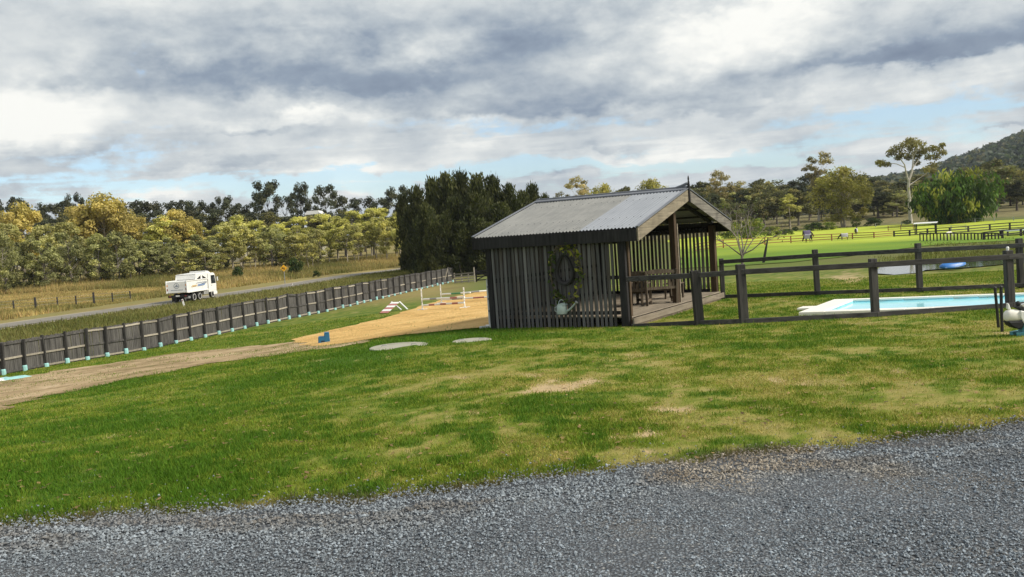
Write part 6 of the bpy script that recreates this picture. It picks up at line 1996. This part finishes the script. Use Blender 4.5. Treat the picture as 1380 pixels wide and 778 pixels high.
# ------------------------------------------------------------------ grasses
def build_grass():
    g = rng
    # lawn: evenly dense on the picture, thinner far away
    N = 250000
    d = 4.6 * (56 / 4.6) ** (g.random(N) ** .92); a = g.uniform(-R(33), R(33), N)
    x, y = d * np.sin(a), d * np.cos(a)
    over = y - edge_y(x)
    keep = over > -.05 + g.normal(0, .05, N)
    # the pavilion floor, pool, sand, lids carry no grass
    pav = [SW(-SH_L + .1, .05), SW(.2, -.0), SW(.22, SH_W), SW(-SH_L, SH_W)]
    keep &= ~inside(pav, x, y)
    pa, pu, pv, pW, pL, pS = POOL
    pl = [(pa.x + pu.x * s + pv.x * t, pa.y + pu.y * s + pv.y * t) for s, t in ((-.1, 0), (pL, 0), (pL + pS * pW, pW), (pS * pW - .1, pW))]
    keep &= ~inside(pl, x, y)
    keep &= ~(inside(ARENA, x, y) & (g.random(N) < .97)) & ~(inside(TRACK, x, y) & (g.random(N) < .55 + .44 * sstep(.42, .53, fbm(x * .7, y * .5, 231, 4))))
    for px, py, rx in ((538, 467, 40), (636, 459.3, 27)):
        p = G(px, py); keep &= np.hypot(x - p.x, y - p.y) > rx * p.y / F
    x, y, d = x[keep], y[keep], d[keep]
    tone, bare, dry = lawn_tone(x, y)
    k2 = g.random(len(x)) > bare * .93
    x, y, d, dry = x[k2], y[k2], d[k2], dry[k2]
    over = y - edge_y(x)
    lushf = 1 - dry
    h = (.010 + .026 * lushf ** 1.6 + .010 * g.random(len(x)) + .035 * (g.random(len(x)) < .02)) * (1 + .02 * d) * (1 + .5 * np.exp(-np.maximum(over, 0) / .25))
    blades('lawn_grass', x, y, h, .0048 + .00062 * d, 5, lambda a_, b_: lawn_tone(a_, b_)[0] * 1.22, 'patchy green and straw coloured lawn grass in front of the pavilion', spread=.025 + .0035 * d, lean=1.05)
    # fallen leaves and twigs
    n = 1500
    d = 6.2 * (24 / 6.2) ** g.random(n); a = g.uniform(-R(32), R(32), n)
    lx, ly = d * np.sin(a), d * np.cos(a); k = (ly > edge_y(lx) - .8) & ~inside(pav, lx, ly)
    lx, ly = lx[k], ly[k]
    tn = np.array((.30, .20, .09)) * g.uniform(.35, 1.5, (len(lx), 1))
    o = leaf_mesh('leaf_litter', np.c_[lx, ly, Hgt(lx, ly) + .022], g.uniform(.018, .045, len(lx)), tn, M['leaf'], None, norm=(0, 0, 1), flat=.8)
    tag(o, 'small dry fallen leaves scattered over the lawn and gravel edge', 'leaf litter', kind='stuff')
    # long dry grass beyond the road
    N = 60000
    u = g.uniform(-30, 575, N)
    f = np.clip(u / 550, 0, 1)
    dep = np.interp(f, [0, .25, .5, .75, 1], [84, 100, 118, 140, 170]) + g.random(N) ** .8 * np.interp(f, [0, 1], [72, 40])
    dirs = np.array([pix_dir(p, 380)[0] for p in np.linspace(-30, 575, 200)])
    x = np.interp(u, np.linspace(-30, 575, 200), dirs) * dep; y = dep
    rdx = np.array([p[0] for p in RD]); rdy = np.array([p[1] for p in RD])
    off = x - np.interp(y, rdy, rdx)
    keep = off < -2.6
    # mown paddock strip at far left stays short
    strip = inside([(-75, 88), (-44, 100), (-50, 132), (-95, 128)], x, y)
    x, y, strip, u, dep = x[keep], y[keep], strip[keep], u[keep], dep[keep]
    back = sstep(108, 140, dep + 0 * x - (u / 550) * 30)
    h = np.where(strip, .2, .32 + .42 * g.random(len(x)) + 0.6 * back * g.random(len(x)))

    def straw(a_, b_):
        n = fbm(a_ * .12, b_ * .12, 201, 4)[..., None]; n2 = fbm(a_ * .6, b_ * .6, 207, 3)[..., None]
        c = np.array((.38, .285, .115)) * (.6 + .8 * n2)
        o3 = (a_ - np.interp(b_, rdy, rdx))[..., None]
        c = np.where(o3 > 1, np.array((.185, .175, .06)) * (.7 + .6 * n2), c)
        return c + (np.array((.12, .125, .035)) - c) * np.clip(2.6 * (n - .36), 0, .95)
    vx = g.uniform(-30, 600, 22000); vd = np.interp(vx, [-30, 0, 120, 250, 400, 560, 600], [60, 62, 72, 84, 106, 132, 140]) + g.normal(0, 9, 22000)
    qx = np.interp(vx, np.linspace(-30, 575, 200), dirs) * vd; qy = vd
    fx = np.interp(qy, [p.y for p in FENCE], [p.x for p in FENCE])
    o2 = qx - np.interp(qy, rdx * 0 + rdy, rdx)
    kk = (o2 > 4.2) & (qx < fx - .4)
    qx, qy = qx[kk], qy[kk]
    x = np.r_[x, qx]; y = np.r_[y, qy]; h = np.r_[h, 0.14 + .34 * g.random(len(qx)) ** 2]
    blades('dry_grass', x, y, h, np.full(len(x), .10), 4, straw, 'long straw coloured dry grass along the road verge and under the paperbarks', spread=.28, lean=.5)
    # reeds on the pond bank
    N = 5000
    u = g.uniform(1180, 1420, N); dep = g.uniform(70, 104, N)
    dx = np.array([pix_dir(p, 345)[0] for p in np.linspace(1165, 1420, 60)])
    x = np.interp(u, np.linspace(1165, 1420, 60), dx) * dep; y = dep
    keep = ~inside([tuple(p)[:2] for p in POND], x, y) & (fbm(x * .25, y * .12, 221, 4) > .45) & (u > 1180 + 40 * g.random(N)) & (dep < 74 + 30 * g.random(N))
    x, y = x[keep], y[keep]
    blades('pond_reeds', x, y, np.full(len(x), .30) * g.uniform(.3, 1.4, len(x)), np.full(len(x), .07), 5, lambda a_, b_: np.array((.17, .18, .05))[None] * g.uniform(.6, 1.3, (len(a_), 1)), 'brownish reeds and rough grass on the far bank of the pond', spread=.3, lean=.6)


build_grass()


# ------------------------------------------------------------------ air
def build_haze():
    m = bpy.data.materials.new('haze'); m.use_nodes = True; m.node_tree.nodes.clear(); w = NT(m.node_tree)
    v = w.n('ShaderNodeVolumePrincipled', {'Color': (0.78, 0.86, 1.0, 1), 'Density': HAZE, 'Anisotropy': 0.2})
    w.nt.links.new(v.outputs[0], w.n('ShaderNodeOutputMaterial').inputs['Volume'])
    o = MB().box((600, 1300, 80), (5200, 4200, 180)).build('haze', m)
    o['kind'] = 'stuff'; o['label'] = 'thin bluish air over the whole valley'; o['category'] = 'haze'


HAZE = 0.00009
build_haze()
